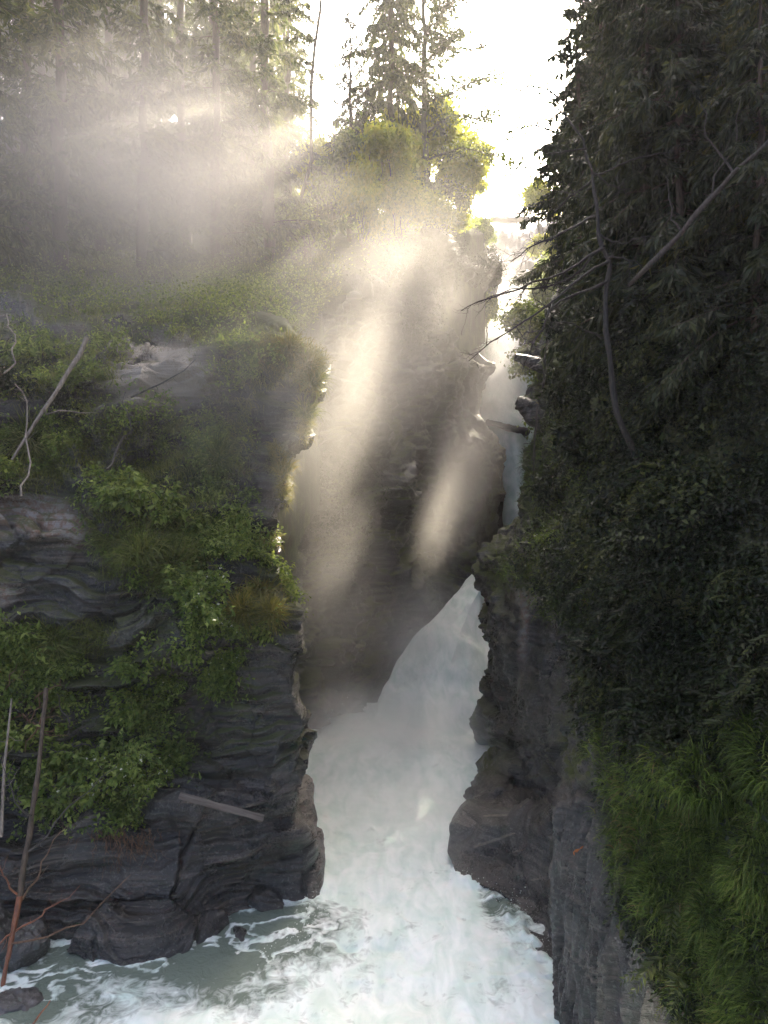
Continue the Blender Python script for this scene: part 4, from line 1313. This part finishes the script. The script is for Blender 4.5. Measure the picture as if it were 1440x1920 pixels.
TM = [tuft_mesh(601, 520, .62, M_GRASSG, .024), tuft_mesh(602, 520, .75, M_GRASS_L, .024)]
for i, (px, py, k, s, lab) in enumerate([
    (490, 1110, 0, 1.2, 'golden grass tuft hanging over the edge of the rock nose'),
    (455, 1150, 0, 1.0, 'golden green tuft left of the brightest one on the rock nose'),
    (510, 1150, 0, .9, 'lowest golden tuft at the very edge of the rock nose'),
    (270, 1045, 1, 1.5, 'long green tuft hanging below the bush on the mid ledge'),
    (330, 1060, 1, 1.2, 'long green tuft right of the other hanging from the mid ledge'),
    (215, 1010, 1, 1.1, 'green tuft at the left end of the mid ledge'),
    (390, 1010, 1, 1.1, 'rounded tuft at the right end of the mid ledge'),
    (320, 800, 1, .9, 'lone tuft on the grey slabs below the cliff top'),
    (105, 1195, 1, 1.0, 'brownish tuft on the rock above the long leaved bush'),
    (240, 1490, 1, .9, 'tuft under the pale flowering bush left of the plank'),
    (410, 860, 1, 1.2, 'misty tuft on the bulging rock under the rim'),
    (60, 830, 1, 1.3, 'drooping tuft on the mossy overhang at the left edge'),
    (582, 680, 0, 1.0, 'sun gilded tuft drooping from the upper rim of the left cliff into the mist'),
    (588, 715, 1, .9, 'tuft hanging under the gilded one at the misty rim'),
    (572, 775, 1, .9, 'small tuft on the misty edge midway down the left cliff'),
    (540, 655, 0, 1.1, 'gilded tuft on top of the misty rim, left of the drooping one'),
    (530, 880, 0, .9, 'golden tuft on the glowing mossy lip below the rim'),
]):
    p, n = seat(cliff_left, px, py)
    o = tag(obj('grass_tuft', TM[k], None, p), lab, 'grass tuft', 'grass tufts on the left cliff')
    o.scale = (s,) * 3
    o.rotation_euler = Vector((0, 0, 1)).rotation_difference(Vector(unit(n + np.array([0, 0, .6])))).to_euler()


# ------------------------------------------------------------------ dead wood
def path(pix):
    return np.array([P(*q) for q in pix])


rg = np.random.default_rng(21)
# dead tree on the right slope
t = empty('dead_tree', P(1155, 775, 13.6))
off = np.array(t.location)
tp = path([(1205, 880, 13.7), (1160, 790, 13.4), (1148, 710, 13.5), (1132, 630, 13.6), (1138, 540, 13.8), (1140, 490, 13.8), (1124, 440, 13.9), (1118, 385, 14.0), (1110, 320, 14.2), (1098, 265, 14.3), (1075, 230, 14.4), (1048, 205, 14.6)]) - off
obj('trunk', mesh_parts('trunk', [tube(np.stack([np.interp(np.linspace(0, len(tp) - 1, 40), np.arange(len(tp)), tp[:, j_]) for j_ in range(3)], 1) + smooth_rows(rg.normal(0, .05, (40, 3)), 2), np.linspace(.065, .016, 40) * (1 + .1 * np.sin(np.arange(40) * 1.3)), 9)], M_BARKD), t)
limbs = [[(1140, 490, 13.8), (1085, 515, 13.3), (1045, 550, 13.0), (985, 590, 12.7), (925, 625, 12.5), (880, 660, 12.4)], [(1130, 470, 13.8), (1060, 520, 13.6), (985, 545, 13.6), (905, 575, 13.8), (860, 600, 14.0)],
         [(1132, 460, 13.8), (1080, 520, 14.2), (1020, 540, 14.6), (960, 535, 15.0), (910, 560, 15.2)], [(1120, 400, 14.0), (1060, 425, 13.6), (1000, 450, 13.4), (960, 480, 13.3)], [(1138, 530, 13.8), (1040, 580, 13.2), (1000, 640, 13.0), (975, 690, 13.0)],
         [(1110, 330, 14.2), (1060, 370, 14.0), (1000, 420, 14.0)], [(1112, 330, 14.2), (1170, 300, 13.8), (1230, 290, 13.6), (1300, 275, 13.4)], [(1124, 440, 13.9), (1180, 455, 13.6), (1240, 452, 13.5)], [(1100, 280, 14.3), (1040, 290, 14.2), (1000, 285, 14.0)], [(1138, 480, 13.8), (1200, 490, 13.6), (1250, 520, 13.5)],
         [(1108, 320, 14.2), (1150, 350, 14.0), (1180, 360, 14.0)], [(1130, 640, 13.6), (1060, 615, 13.2), (1010, 630, 13.0)]]
for k, L in enumerate(limbs):
    p = path(L) - off
    q = np.stack([np.interp(np.linspace(0, len(p) - 1, 12), np.arange(len(p)), p[:, j]) for j in range(3)], 1)
    q = q + np.cumsum(rg.normal(0, .025, q.shape), 0)
    obj('branch', mesh_parts('branch', branchy(q, np.linspace(.03 if k < 5 else .02, .007, 12), 13 if k < 5 else 9, .8, rg, 2, (-.35, 0, -.15), .45), M_BARKD), t)
tag(t, 'dead tree with bare twigs spreading left over the gorge from the right slope', 'dead tree')

rg = np.random.default_rng(33)
for pts, lab in (([(1047, 250, 31), (1007, 235, 30.5), (967, 240, 30), (937, 262, 29.5)], 'thin leafy twig reaching into the sky gap from the right slope, upper one'), ([(1052, 345, 30), (1012, 318, 29.5), (972, 312, 29), (942, 330, 28.5)], 'thin leafy twig reaching into the sky gap from the right slope, lower one'), ([(1057, 190, 32), (1022, 165, 31.5), (990, 160, 31), (967, 175, 31)], 'thin leafy twig high on the right slope edge against white sky')):
    w = path(pts)
    q = np.stack([np.interp(np.linspace(0, 3, 12), np.arange(4), w[:, j]) for j in range(3)], 1) - w[0]
    t = tag(empty('leafy_branch', w[0]), lab, 'branch', 'leafy twigs over the gap')
    obj('stem', mesh_parts('stem', branchy(q, np.linspace(.05, .012, 12), 13, .9, rg, 2, (-.2, 0, 0), .5), M_BARKD), t)
    m = 420
    k = rg.random(m) * 11
    c = np.stack([np.interp(k, np.arange(12), q[:, j]) for j in range(3)], 1) + rg.normal(0, .35, (m, 3))
    obj('leaves', mesh_parts('leaves', [leaf_quads(c, unit(rand_dir(m, rg) + np.array([0, 0, -.4])), rand_dir(m, rg), .1 + .12 * rg.random(m), .06 + .05 * rg.random(m), rg)], M_LEAF_L, False), t)
rg = np.random.default_rng(22)
p = path([(1170, 545, 14.6), (1215, 500, 12.8), (1275, 440, 12.4), (1320, 385, 12.1), (1375, 325, 11.7), (1420, 285, 11.4), (1480, 230, 11.0)])
t = tag(empty('fallen_tree', p[0]), 'long fallen trunk leaning diagonally across the upper right slope', 'fallen trunk')
obj('stem', mesh_parts('stem', [tube(p - p[0], np.linspace(.048, .035, len(p)) * (1 + .15 * np.sin(np.arange(len(p)) * 2.3)), 9)], M_PALE_D), t)
for a, b in (((1320, 385, 12.1), (1390, 180, 11.8)), ((1375, 325, 11.7), (1310, 190, 11.6)), ((1275, 440, 12.4), (1250, 330, 12.2))):
    q = bent(P(*a) - p[0], P(*b) - p[0], 9, .4, rg)
    obj('branch', mesh_parts('branch', branchy(q, np.linspace(.022, .006, 9), 6, .7, rg, 1), M_PALE_D), t)

# pale leaning log, upper left
p = path([(162, 634, 21.4), (150, 665, 21.2), (120, 710, 20.8), (85, 765, 20.3), (45, 825, 19.8), (22, 862, 19.5)])
t = tag(empty('leaning_log', p[-1]), 'pale barked log leaning over the sunlit bank at upper left', 'log')
obj('stem', mesh_parts('stem', [tube(p - p[-1], np.array([.07, .068, .062, .055, .045, .03]), 8)], M_PALE), t)
rg = np.random.default_rng(23)
q = bent(P(85, 765, 20.3) - p[-1], P(190, 770, 19.6) - p[-1], 8, .4, rg)
obj('branch', mesh_parts('branch', branchy(q, np.linspace(.02, .006, 8), 5, .5, rg, 1), M_PALE), t)
# roots / bare stems at the left edge
for a, b, lab, m in (((40, 930, 18.4), (28, 720, 20.0), 'crooked bare stem hanging by the mossy overhang at the left edge', M_PALE), ((8, 700, 20), (12, 590, 21.5), 'thin pale stem standing at the left frame edge', M_PALE),
                     ((200, 880, 19.2), (235, 735, 20.6), 'thin grey root hanging down the rock below the pale slabs', M_DEAD)):
    q = bent(P(*a), P(*b), 10, .35, rg)
    t = tag(empty('bare_sapling', q[0]), lab, 'bare stem')
    obj('stem', mesh_parts('stem', branchy(q - q[0], np.linspace(.03, .016, 10), 7, .5, rg, 1), m), t)
# branch lying over the pale slabs
q = path([(245, 745, 20.9), (300, 720, 21.2), (345, 695, 21.5), (368, 672, 21.8)])
t = tag(empty('dead_branch', q[0]), 'thin dead branch lying across the pale layered slabs', 'branch')
obj('stem', mesh_parts('stem', branchy(q - q[0], np.linspace(.03, .012, 4), 5, .6, rg, 1), M_DEAD), t)

# wet leaning trunk, lower left
p = path([(84, 1290, 17.0), (80, 1360, 16.7), (72, 1450, 16.2), (60, 1530, 15.8), (48, 1600, 15.5), (38, 1680, 15.2), (25, 1745, 15.0), (12, 1810, 14.8), (2, 1880, 14.6)])
t = tag(empty('dead_sapling', p[-1]), 'slim wet trunk leaning against the left bank, red toward the water', 'tree trunk')
obj('stem', mesh_parts('stem', [tube(p[:6] - p[-1], np.linspace(.05, .062, 6), 8)], M_BARK), t)
obj('stripped_end', mesh_parts('stripped_end', [tube(p[5:] - p[-1], np.linspace(.062, .045, 4), 8)], M_RED), t)
rg = np.random.default_rng(24)
for a, b, m in (((48, 1600, 15.5), (215, 1440, 15.6), M_DEAD), ((40, 1690, 15.2), (130, 1545, 15.0), M_TWIG), ((30, 1745, 15), (150, 1660, 14.8), M_RED), ((20, 1770, 14.9), (245, 1640, 15.1), M_TWIG), ((38, 1680, 15.2), (-10, 1610, 14.8), M_RED), ((25, 1745, 15.0), (-30, 1790, 14.4), M_RED), ((60, 1530, 15.8), (0, 1420, 15.2), M_DEAD)):
    q = bent(P(*a) - p[-1], P(*b) - p[-1], 9, .3, rg, .03)
    obj('branch', mesh_parts('branch', branchy(q, np.linspace(.024, .006, 9), 5, .55, rg, 1, (0, 0, .1)), m), t)
p = path([(2, 1570, 15.6), (8, 1440, 16.2), (22, 1310, 16.8)])
t = tag(empty('dead_sapling', p[0]), 'thin pale trunk upright at the left frame edge among dead branches', 'tree trunk')
obj('stem', mesh_parts('stem', branchy(p - p[0], np.array([.04, .035, .02]), 6, .6, rg, 1), M_PALE), t)
# tangles of dead branches
for px, py, r, cnt, m, lab in ((60, 1350, 1.0, 14, M_TWIG, 'tangle of dead grey branches behind the leaning wet trunk'), (130, 1390, .8, 12, M_DEAD, 'tangle of thin curved dead twigs right of the leaning wet trunk'),
                               (30, 1470, .8, 10, M_PALE, 'heap of pale broken branches at the left edge')):
    c, n = cliff_left.at(px, py)
    c = c + n * .15
    parts = []
    for k in range(cnt):
        a = c + rg.normal(0, r * .35, 3) * np.array([1, .4, .8])
        q = bent(a, a + rand_dir(1, rg)[0] * np.array([1.2, .5, 1]) * r, 8, .55, rg, .12)
        parts += branchy(q - c, np.linspace(.022, .007, 8), 5, .45, rg, 1)
    t = tag(empty('dead_branches', c), lab, 'dead branches')
    obj('twigs', mesh_parts('twigs', parts, m), t)
# brown root mat hanging on the rock
c, n = cliff_left.at(215, 1560)
c = c + n * .1
parts = []
for k in range(120):
    a = rg.normal(0, 1, 3) * np.array([.55, .12, .1])
    L = .4 + .75 * rg.random()
    q = bent(a, a + np.array([rg.normal(.05, .28), -.12 - .12 * rg.random(), -L]), 9, .5, rg)
    parts.append(tube(q, np.linspace(.009, .003, 9), 3))
    if k % 2 == 0:
        parts += branchy(q, np.linspace(.007, .003, 9), 3, .25, rg, 1)
t = tag(empty('root_mat', c), 'mat of brown dead roots hanging over the dark wet rock', 'roots')
obj('roots', mesh_parts('roots', parts, M_TWIG), t)


# plank on the ledge
def box_mesh(name, L, W, H, mat, bev=.012):
    import bmesh
    bm = bmesh.new()
    bmesh.ops.create_cube(bm, size=1)
    bmesh.ops.scale(bm, vec=(L, W, H), verts=bm.verts)
    bmesh.ops.subdivide_edges(bm, edges=[e for e in bm.edges if abs(e.verts[0].co.x - e.verts[1].co.x) > L * .5], cuts=14)
    bmesh.ops.bevel(bm, geom=[e for e in bm.edges if e.is_manifold and e.calc_face_angle() > 1], offset=bev, segments=2, affect='EDGES')
    rr = random.Random(4)
    for v in bm.verts:
        v.co.z += .02 * math.sin(v.co.x * 1.7) + rr.uniform(-.003, .003)
        v.co.y += rr.uniform(-.008, .008)
    me = bpy.data.meshes.new(name)
    bm.to_mesh(me)
    bm.free()
    me.materials.append(mat)
    return me


a, b = cliff_left.at(338, 1494)[0], cliff_left.at(492, 1533)[0]
def front(x, y, r):
    k = (np.abs(cliff_left.px - x) < r) & (np.abs(cliff_left.py - y) < 14)
    return cliff_left.V[k, 1].min()


a, b = P(336, 1491, front(355, 1496, 25) - .02), P(494, 1535, front(470, 1530, 25) - .05)
m_ = front(415, 1512, 40) - (a[1] + b[1]) / 2
if m_ < 0:
    a, b = P(336, 1491, a[1] + m_), P(494, 1535, b[1] + m_)
o = tag(obj('wooden_plank', box_mesh('wooden_plank', np.linalg.norm(b - a), .16, .045, M_PLANK), None, (a + b) / 2), 'weathered grey plank lying aslant on the dark rock ledge', 'plank')
q = Vector((1, 0, 0)).rotation_difference(Vector(unit(b - a)))
o.rotation_euler = (q @ Matrix.Rotation(0.95, 3, 'X').to_quaternion()).to_euler()

# log jammed across the upper falls
p = path([(915, 792, 62), (950, 800, 61), (990, 812, 59.5)])
t = tag(empty('jammed_log', p[1]), 'grey log jammed across the narrow upper falls', 'log')
obj('stem', mesh_parts('stem', [tube(bent(p[0] - p[1], p[2] - p[1], 8, .1, rg), np.linspace(.26, .34, 8), 9)], M_DEAD), t)
# hanging twigs and roots on the right cliff edge
for a, b, lab in (((1035, 600, 30.5), (1000, 890, 29.5), 'thin root hanging straight down the edge of the right cliff'),):
    q = bent(P(*a), P(*b), 14, .12, rg)
    t = tag(empty('hanging_root', q[0]), lab, 'root')
    obj('stem', mesh_parts('stem', branchy(q - q[0], np.linspace(.07, .03, 14), 12, 1.0, rg, 1, (-.7, 0, -.2), .5), M_DEAD), t)

# orange leaf caught on the near rock
c, n = cliff_right.at(1085, 1585)
c = c + n * .1
f = leaf_quads(np.array([[-.1, 0, -.06], [.02, 0, .0], [-.1, 0, -.05]]), unit(np.array([[1, -.1, .5], [1., .1, .6], [.3, -.2, -.8]])), np.array([[0, -1, .4], [.2, -1, .3], [0, -1, .1]]), np.array([.15, .1, .08]), np.array([.06, .04, .03]), rg)
m_or = leaf_material('rust_leaf', [(0, (0.3, 0.1, 0.03)), (1, (0.42, 0.16, 0.05))], .2)
tag(obj('withered_leaf', mesh_parts('withered_leaf', [f], m_or, False), None, c), 'withered orange leaf caught on the near right rock edge', 'leaf')


# boulders
def boulder(name, loc, size, seed, mat, label, rot=0):
    u, v = np.meshgrid(np.linspace(0, 2 * np.pi, 90), np.linspace(0, np.pi, 60))
    p = np.stack([np.cos(u) * np.sin(v), np.sin(u) * np.sin(v), np.cos(v)], -1).reshape(-1, 3)
    val, gap = worley(p * 1.5 + seed, seed)
    r = 1 + .22 * fbm(p * 1.3 + seed, 4, seed) + .14 * (val - .5) + .05 * fbm(p * 5, 3, seed + 1)
    p = p * r[:, None] * np.asarray(size)
    me = make_mesh(name, p, grid_quads(60, 90, True), mat, True, {'tint': np.zeros((len(p), 3))})
    o = tag(obj(name, me, None, loc), label, 'boulder')
    o.rotation_euler[2] = rot
    return o


boulder('boulder', P(30, 1900, 14.2), (.62, .6, .42), 5, M_FLUTE, 'wet brown boulder in the water at the lower left corner', .4)
boulder('boulder', P(45, 1770, 15.6), (.55, .5, .55), 6, M_FLUTE, 'dark rounded boulder at the foot of the left bank beside the red trunk', 1)
boulder('boulder', P(-15, 1755, 15.4), (.55, .5, .6), 8, M_FLUTE, 'dark boulder at the left frame edge behind the red trunk', 2)
def slab(name, tip, root, width, thick, seed, label):
    """a tapering plate of layered stone from its root in the wall to its free tip"""
    tip, root = np.asarray(tip), np.asarray(root)
    ax = unit(root - tip)
    sd = unit(np.cross(ax, np.array([0, 0, 1.0])))
    up = np.cross(sd, ax)
    nu_, nv_ = 90, 72
    u = np.linspace(0, 1, nu_)[:, None]
    a = np.linspace(0, 2 * np.pi, nv_)[None, :]
    ca, sa = np.cos(a), np.sin(a)
    w = width * np.minimum(1, (u * 1.7 + .02)) ** .6
    h = thick * np.minimum(1, u * 1.2 + .22 * np.sign(u)) ** .7
    x = np.sign(ca) * np.abs(ca) ** .5 * w
    z = np.sign(sa) * np.abs(sa) ** .45 * h * np.where(sa > 0, .55, 1)
    p = tip + ax * (u * np.linalg.norm(root - tip))[..., None] * np.ones((nu_, nv_, 1)) + sd * x[..., None] + up * z[..., None]
    q = p.reshape(-1, 3)
    out = unit(q - (tip + ax * ((q - tip) @ ax)[:, None]))
    q = q + out * (.1 * fbm(q * 1.6 + seed, 4, seed) + .07 * vnoise(np.stack([q[:, 0] * .8, q[:, 1] * .8, q[:, 2] * 9], 1), seed + 2))[:, None]
    me = make_mesh(name, q, grid_quads(nu_, nv_), M_RIGHT, True, {'tint': np.zeros((len(q), 3))})
    return tag(obj(name, me), label, 'rock slab')


slab('rock_slab', P(968, 668, 33.0), P(1050, 690, 31.5), .9, .42, 9, 'flat stone slab jutting over the upper falls from the right cliff')
slab('rock_slab', P(972, 748, 32.4), P(1040, 785, 31.0), .7, .75, 12, 'blocky stone jutting from the right cliff below the flat slab')
rg = np.random.default_rng(26)
q = bent(P(58, 1925, 13.5), P(94, 1876, 13.6), 7, .1, rg)
t = tag(empty('broken_stick', q[0]), 'short orange stick standing on the wet corner boulder', 'stick')
obj('stem', mesh_parts('stem', [tube(q - q[0], np.linspace(.025, .012, 7), 6)], M_RED), t)

# footbridge far upstream
c = P(962, 412, 112)
t = tag(empty('footbridge', c), 'tiny pale footbridge crossing the gorge high upstream', 'bridge')
W = 7.5
obj('deck', box_mesh('deck', W, 1.6, .35, M_PLANK, .03), t)
for sy in (-.75, .75):
    parts = [tube(np.array([[-W / 2, sy, 1.25], [W / 2, sy, 1.25]]), [.06, .06], 6), tube(np.array([[-W / 2, sy, .75], [W / 2, sy, .75]]), [.04, .04], 6)]
    for x in np.linspace(-W / 2, W / 2, 8):
        parts.append(tube(np.array([[x, sy, .15], [x, sy, 1.28]]), [.05, .05], 6))
    obj('railing', mesh_parts('railing', parts, M_PLANK), t)


# spray drops thrown up where the water meets rock
def drops():
    rng = np.random.default_rng(71)
    L = []
    for (x0, y0, x1, y1, cnt, hh) in ((860, 1650, 960, 1700, 110, .3), (960, 1700, 1000, 1775, 190, .4), (1000, 1775, 1055, 1815, 140, .4), (605, 1695, 560, 1770, 160, .3), (600, 1365, 700, 1385, 500, .9), (500, 1800, 560, 1770, 60, .3)):
        t = rng.random(cnt)
        py = y0 + (y1 - y0) * t
        d = F * CH / (py - CY)
        b = np.stack([((x0 + (x1 - x0) * t) - CX) / F * d, d, 0 * d], 1) + rng.normal(0, .22, (cnt, 3)) * np.array([1, 1, .2])
        b[:, 2] += .05 + rng.exponential(hh * .38, cnt)
        L.append(b)
    c = np.concatenate(L)
    n = len(c)
    s = (.004 + .008 * rng.random(n) ** 3)[:, None] * np.clip(c[:, 1:2] / 17, .8, 2)
    tet = np.array([[1, 1, 1], [1, -1, -1], [-1, 1, -1], [-1, -1, 1]], float)
    V = (c[:, None] + tet[None] * s[:, None]).reshape(-1, 3)
    i = np.arange(n)[:, None] * 4
    T = np.stack([i + np.array([0, 1, 2]), i + np.array([0, 3, 1]), i + np.array([0, 2, 3]), i + np.array([1, 3, 2])], 1).reshape(-1, 3)
    return make_mesh('spray', V, T, M_WATER, True, {'foam': np.full(len(V), 1.2)})


tag(obj('spray', drops()), 'white drops thrown up along the rocks', 'spray', kind='stuff')


# ------------------------------------------------------------------ air
def mist_material(name, density, scale, thresh, aniso, color=(1, .972, .915), stretch=(1, 1, 1), soft=1.0):
    m, nt, out = nmat(name)
    tc = N(nt, 'TexCoord').outputs['Object']
    ln = N(nt, 'VectorMath', {0: tc}, operation='LENGTH').outputs['Value']
    fall_ = ramp(nt, ln, [(0.05, 1.0), (0.97, 0.0)], 'EASE')
    pos = N(nt, 'NewGeometry').outputs['Position']
    mp = N(nt, 'Mapping', {'Vector': pos, 'Scale': stretch, 'Rotation': (0.55, 0.0, -.26)}).outputs[0]
    n = N(nt, 'TexNoise', {'Vector': mp, 'Scale': scale, 'Detail': 4.0, 'Roughness': .58, 'Distortion': .6}).outputs['Fac']
    k = ramp(nt, n, [(thresh, 0.0), (thresh + .42, 1.0)])
    den = math_(nt, 'MULTIPLY', math_(nt, 'MULTIPLY', fall_, k), density)
    v = N(nt, 'VolumePrincipled', {'Color': (*color, 1), 'Density': den, 'Anisotropy': aniso})
    nt.links.new(v.outputs[0], out.inputs['Volume'])
    return m


def ellipsoid(name, c, r, mat, label, rot=(0, 0, 0)):
    u, v = np.meshgrid(np.linspace(0, 2 * np.pi, 33), np.linspace(0, np.pi, 18))
    p = np.stack([np.cos(u) * np.sin(v), np.sin(u) * np.sin(v), np.cos(v)], -1).reshape(-1, 3)
    me = make_mesh(name, p, grid_quads(18, 33, True), mat)
    o = tag(obj(name, me, None, c), label, 'mist', kind='stuff')
    o.scale = r
    o.rotation_euler = rot
    return o


G_ = .36
ellipsoid('mist', P(240, 385, 28), (11.2, 6, 8.5), mist_material('drifting_mist', .19, .13, .27, G_), 'bright mist drifting before the forest')
ellipsoid('mist', P(390, 380, 29), (5.2, 4, 5.5), mist_material('swirling_mist', .1, .2, .28, G_), 'brightest swirl of mist before the dense edge spruce')
ellipsoid('mist', P(675, 665, 26), (6.2, 4.5, 9.8), mist_material('gorge_mist', .1, .17, .14, .28), 'bright mist rising out of the gorge past the cliff rim', (0, .7, 0))  # stretched and tilted along the sun beam to form the bright band
ellipsoid('mist', P(480, 770, 20), (3.8, 2.2, 4.6), mist_material('edge_mist', .14, .35, .26, G_), 'pale mist clinging to the edge of the left cliff', (0, .4, 0))
ellipsoid('mist', P(200, 640, 21.0), (9, 3.5, 4.5), mist_material('bank_mist', .02, .25, .18, G_), 'thin mist over the sunlit left bank')
ellipsoid('mist', P(870, 880, 38), (2.6, 7, 10), mist_material('shaft_mist', .15, .22, .24, G_), 'mist shaped along the sun shaft inside the gorge', (0, .36, 0))  # narrow tilted ellipsoid gives the light shaft its shape
ellipsoid('mist', P(640, 1150, 27), (3.4, 4, 6.5), mist_material('low_mist', .1, .25, .22, .3), 'grey mist in the shade of the gorge')
ellipsoid('mist', P(815, 1230, 35), (3.9, 3.4, 5.2), mist_material('fall_mist', .42, .35, .2, .2, (1, 1, 1)), 'spray hanging before the fall')
ellipsoid('mist', P(730, 1385, 28.5), (6.2, 4.5, 3.0), mist_material('spray_mist', .5, .3, .18, .2, (1, 1, 1)), 'dense spray at the foot of the fall')
ellipsoid('mist', P(740, 1530, 22), (5, 5.5, 1.6), mist_material('pool_mist', .32, .35, .22, .2, (1, 1, 1)), 'low spray drifting over the white pool')
ellipsoid('mist', P(945, 730, 62.5), (2.6, 2.6, 8), mist_material('upper_spray', .34, .3, .2, .2, (1, 1, 1)), 'spray falling with the upper falls')
ellipsoid('mist', P(220, 150, 40), (18, 14, 15), mist_material('forest_mist', .02, .1, .16, .25), 'thin mist hanging between the trunks of the forest')
ellipsoid('mist', P(955, 600, 72), (5, 16, 14), mist_material('upper_mist', .05, .1, .3, G_), 'mist above the upper falls')

hz, nt, out = nmat('haze_air')
v = N(nt, 'VolumePrincipled', {'Color': (1, .98, .95, 1), 'Density': 0.0005, 'Anisotropy': .5})
nt.links.new(v.outputs[0], out.inputs['Volume'])
bx = np.array([[x, y, z] for z in (-6, 130) for y in (-12, 215) for x in (-150, 150)], float)
bq = np.array([[0, 2, 3, 1], [4, 5, 7, 6], [0, 1, 5, 4], [2, 6, 7, 3], [0, 4, 6, 2], [1, 3, 7, 5]])
tag(obj('haze', make_mesh('haze', bx, bq, hz, False)), 'thin haze filling the valley', 'haze', kind='stuff')

# ------------------------------------------------------------------ light and camera
SUN_AZ, SUN_EL = math.radians(20.5), math.radians(35.0)     # azimuth right of the view direction
w = bpy.data.worlds.new('World')
sc.world = w
w.use_nodes = True
nt = w.node_tree
nt.nodes.clear()
sky = nt.nodes.new('ShaderNodeTexSky')
sky.sky_type = 'NISHITA'
sky.sun_disc = False
sky.sun_elevation = SUN_EL
sky.sun_rotation = SUN_AZ
sky.air_density = 0.4
sky.dust_density = 9.0
sky.ozone_density = 0.0
bg = nt.nodes.new('ShaderNodeBackground')
bg.inputs[1].default_value = 0.15
wo = nt.nodes.new('ShaderNodeOutputWorld')
nt.links.new(sky.outputs[0], bg.inputs[0])
nt.links.new(bg.outputs[0], wo.inputs[0])

ld = bpy.data.lights.new('sun', 'SUN')
ld.energy = 4.4
ld.angle = math.radians(.5)
ld.color = (1, .875, .70)
lo = bpy.data.objects.new('sun', ld)
S = Vector((math.sin(SUN_AZ) * math.cos(SUN_EL), math.cos(SUN_AZ) * math.cos(SUN_EL), math.sin(SUN_EL)))
lo.rotation_euler = S.to_track_quat('Z', 'Y').to_euler()
lo.location = (30, 60, 80)
link(lo)

cd = bpy.data.cameras.new('camera')
cd.sensor_fit = 'VERTICAL'
cd.sensor_height = 36
cd.lens = F / 1920 * 36
cd.clip_start = .1
cd.clip_end = 3000
co = bpy.data.objects.new('camera', cd)
co.location = (0, 0, CH)
co.rotation_euler = (math.pi / 2, 0, 0)
link(co)
sc.camera = co

sc.view_settings.view_transform = 'Standard'
sc.view_settings.look = 'None'
sc.view_settings.exposure = 2.6
sc.view_settings.gamma = 1
cy = sc.cycles
cy.use_denoising = True
cy.max_bounces = 5
cy.diffuse_bounces = 3
cy.glossy_bounces = 2
cy.transmission_bounces = 3
cy.volume_bounces = 2
cy.transparent_max_bounces = 6
cy.volume_step_rate = 1.0
cy.volume_max_steps = 128
cy.sample_clamp_indirect = 4
cy.adaptive_threshold = 0.007
cy.caustics_reflective = False
cy.caustics_refractive = False
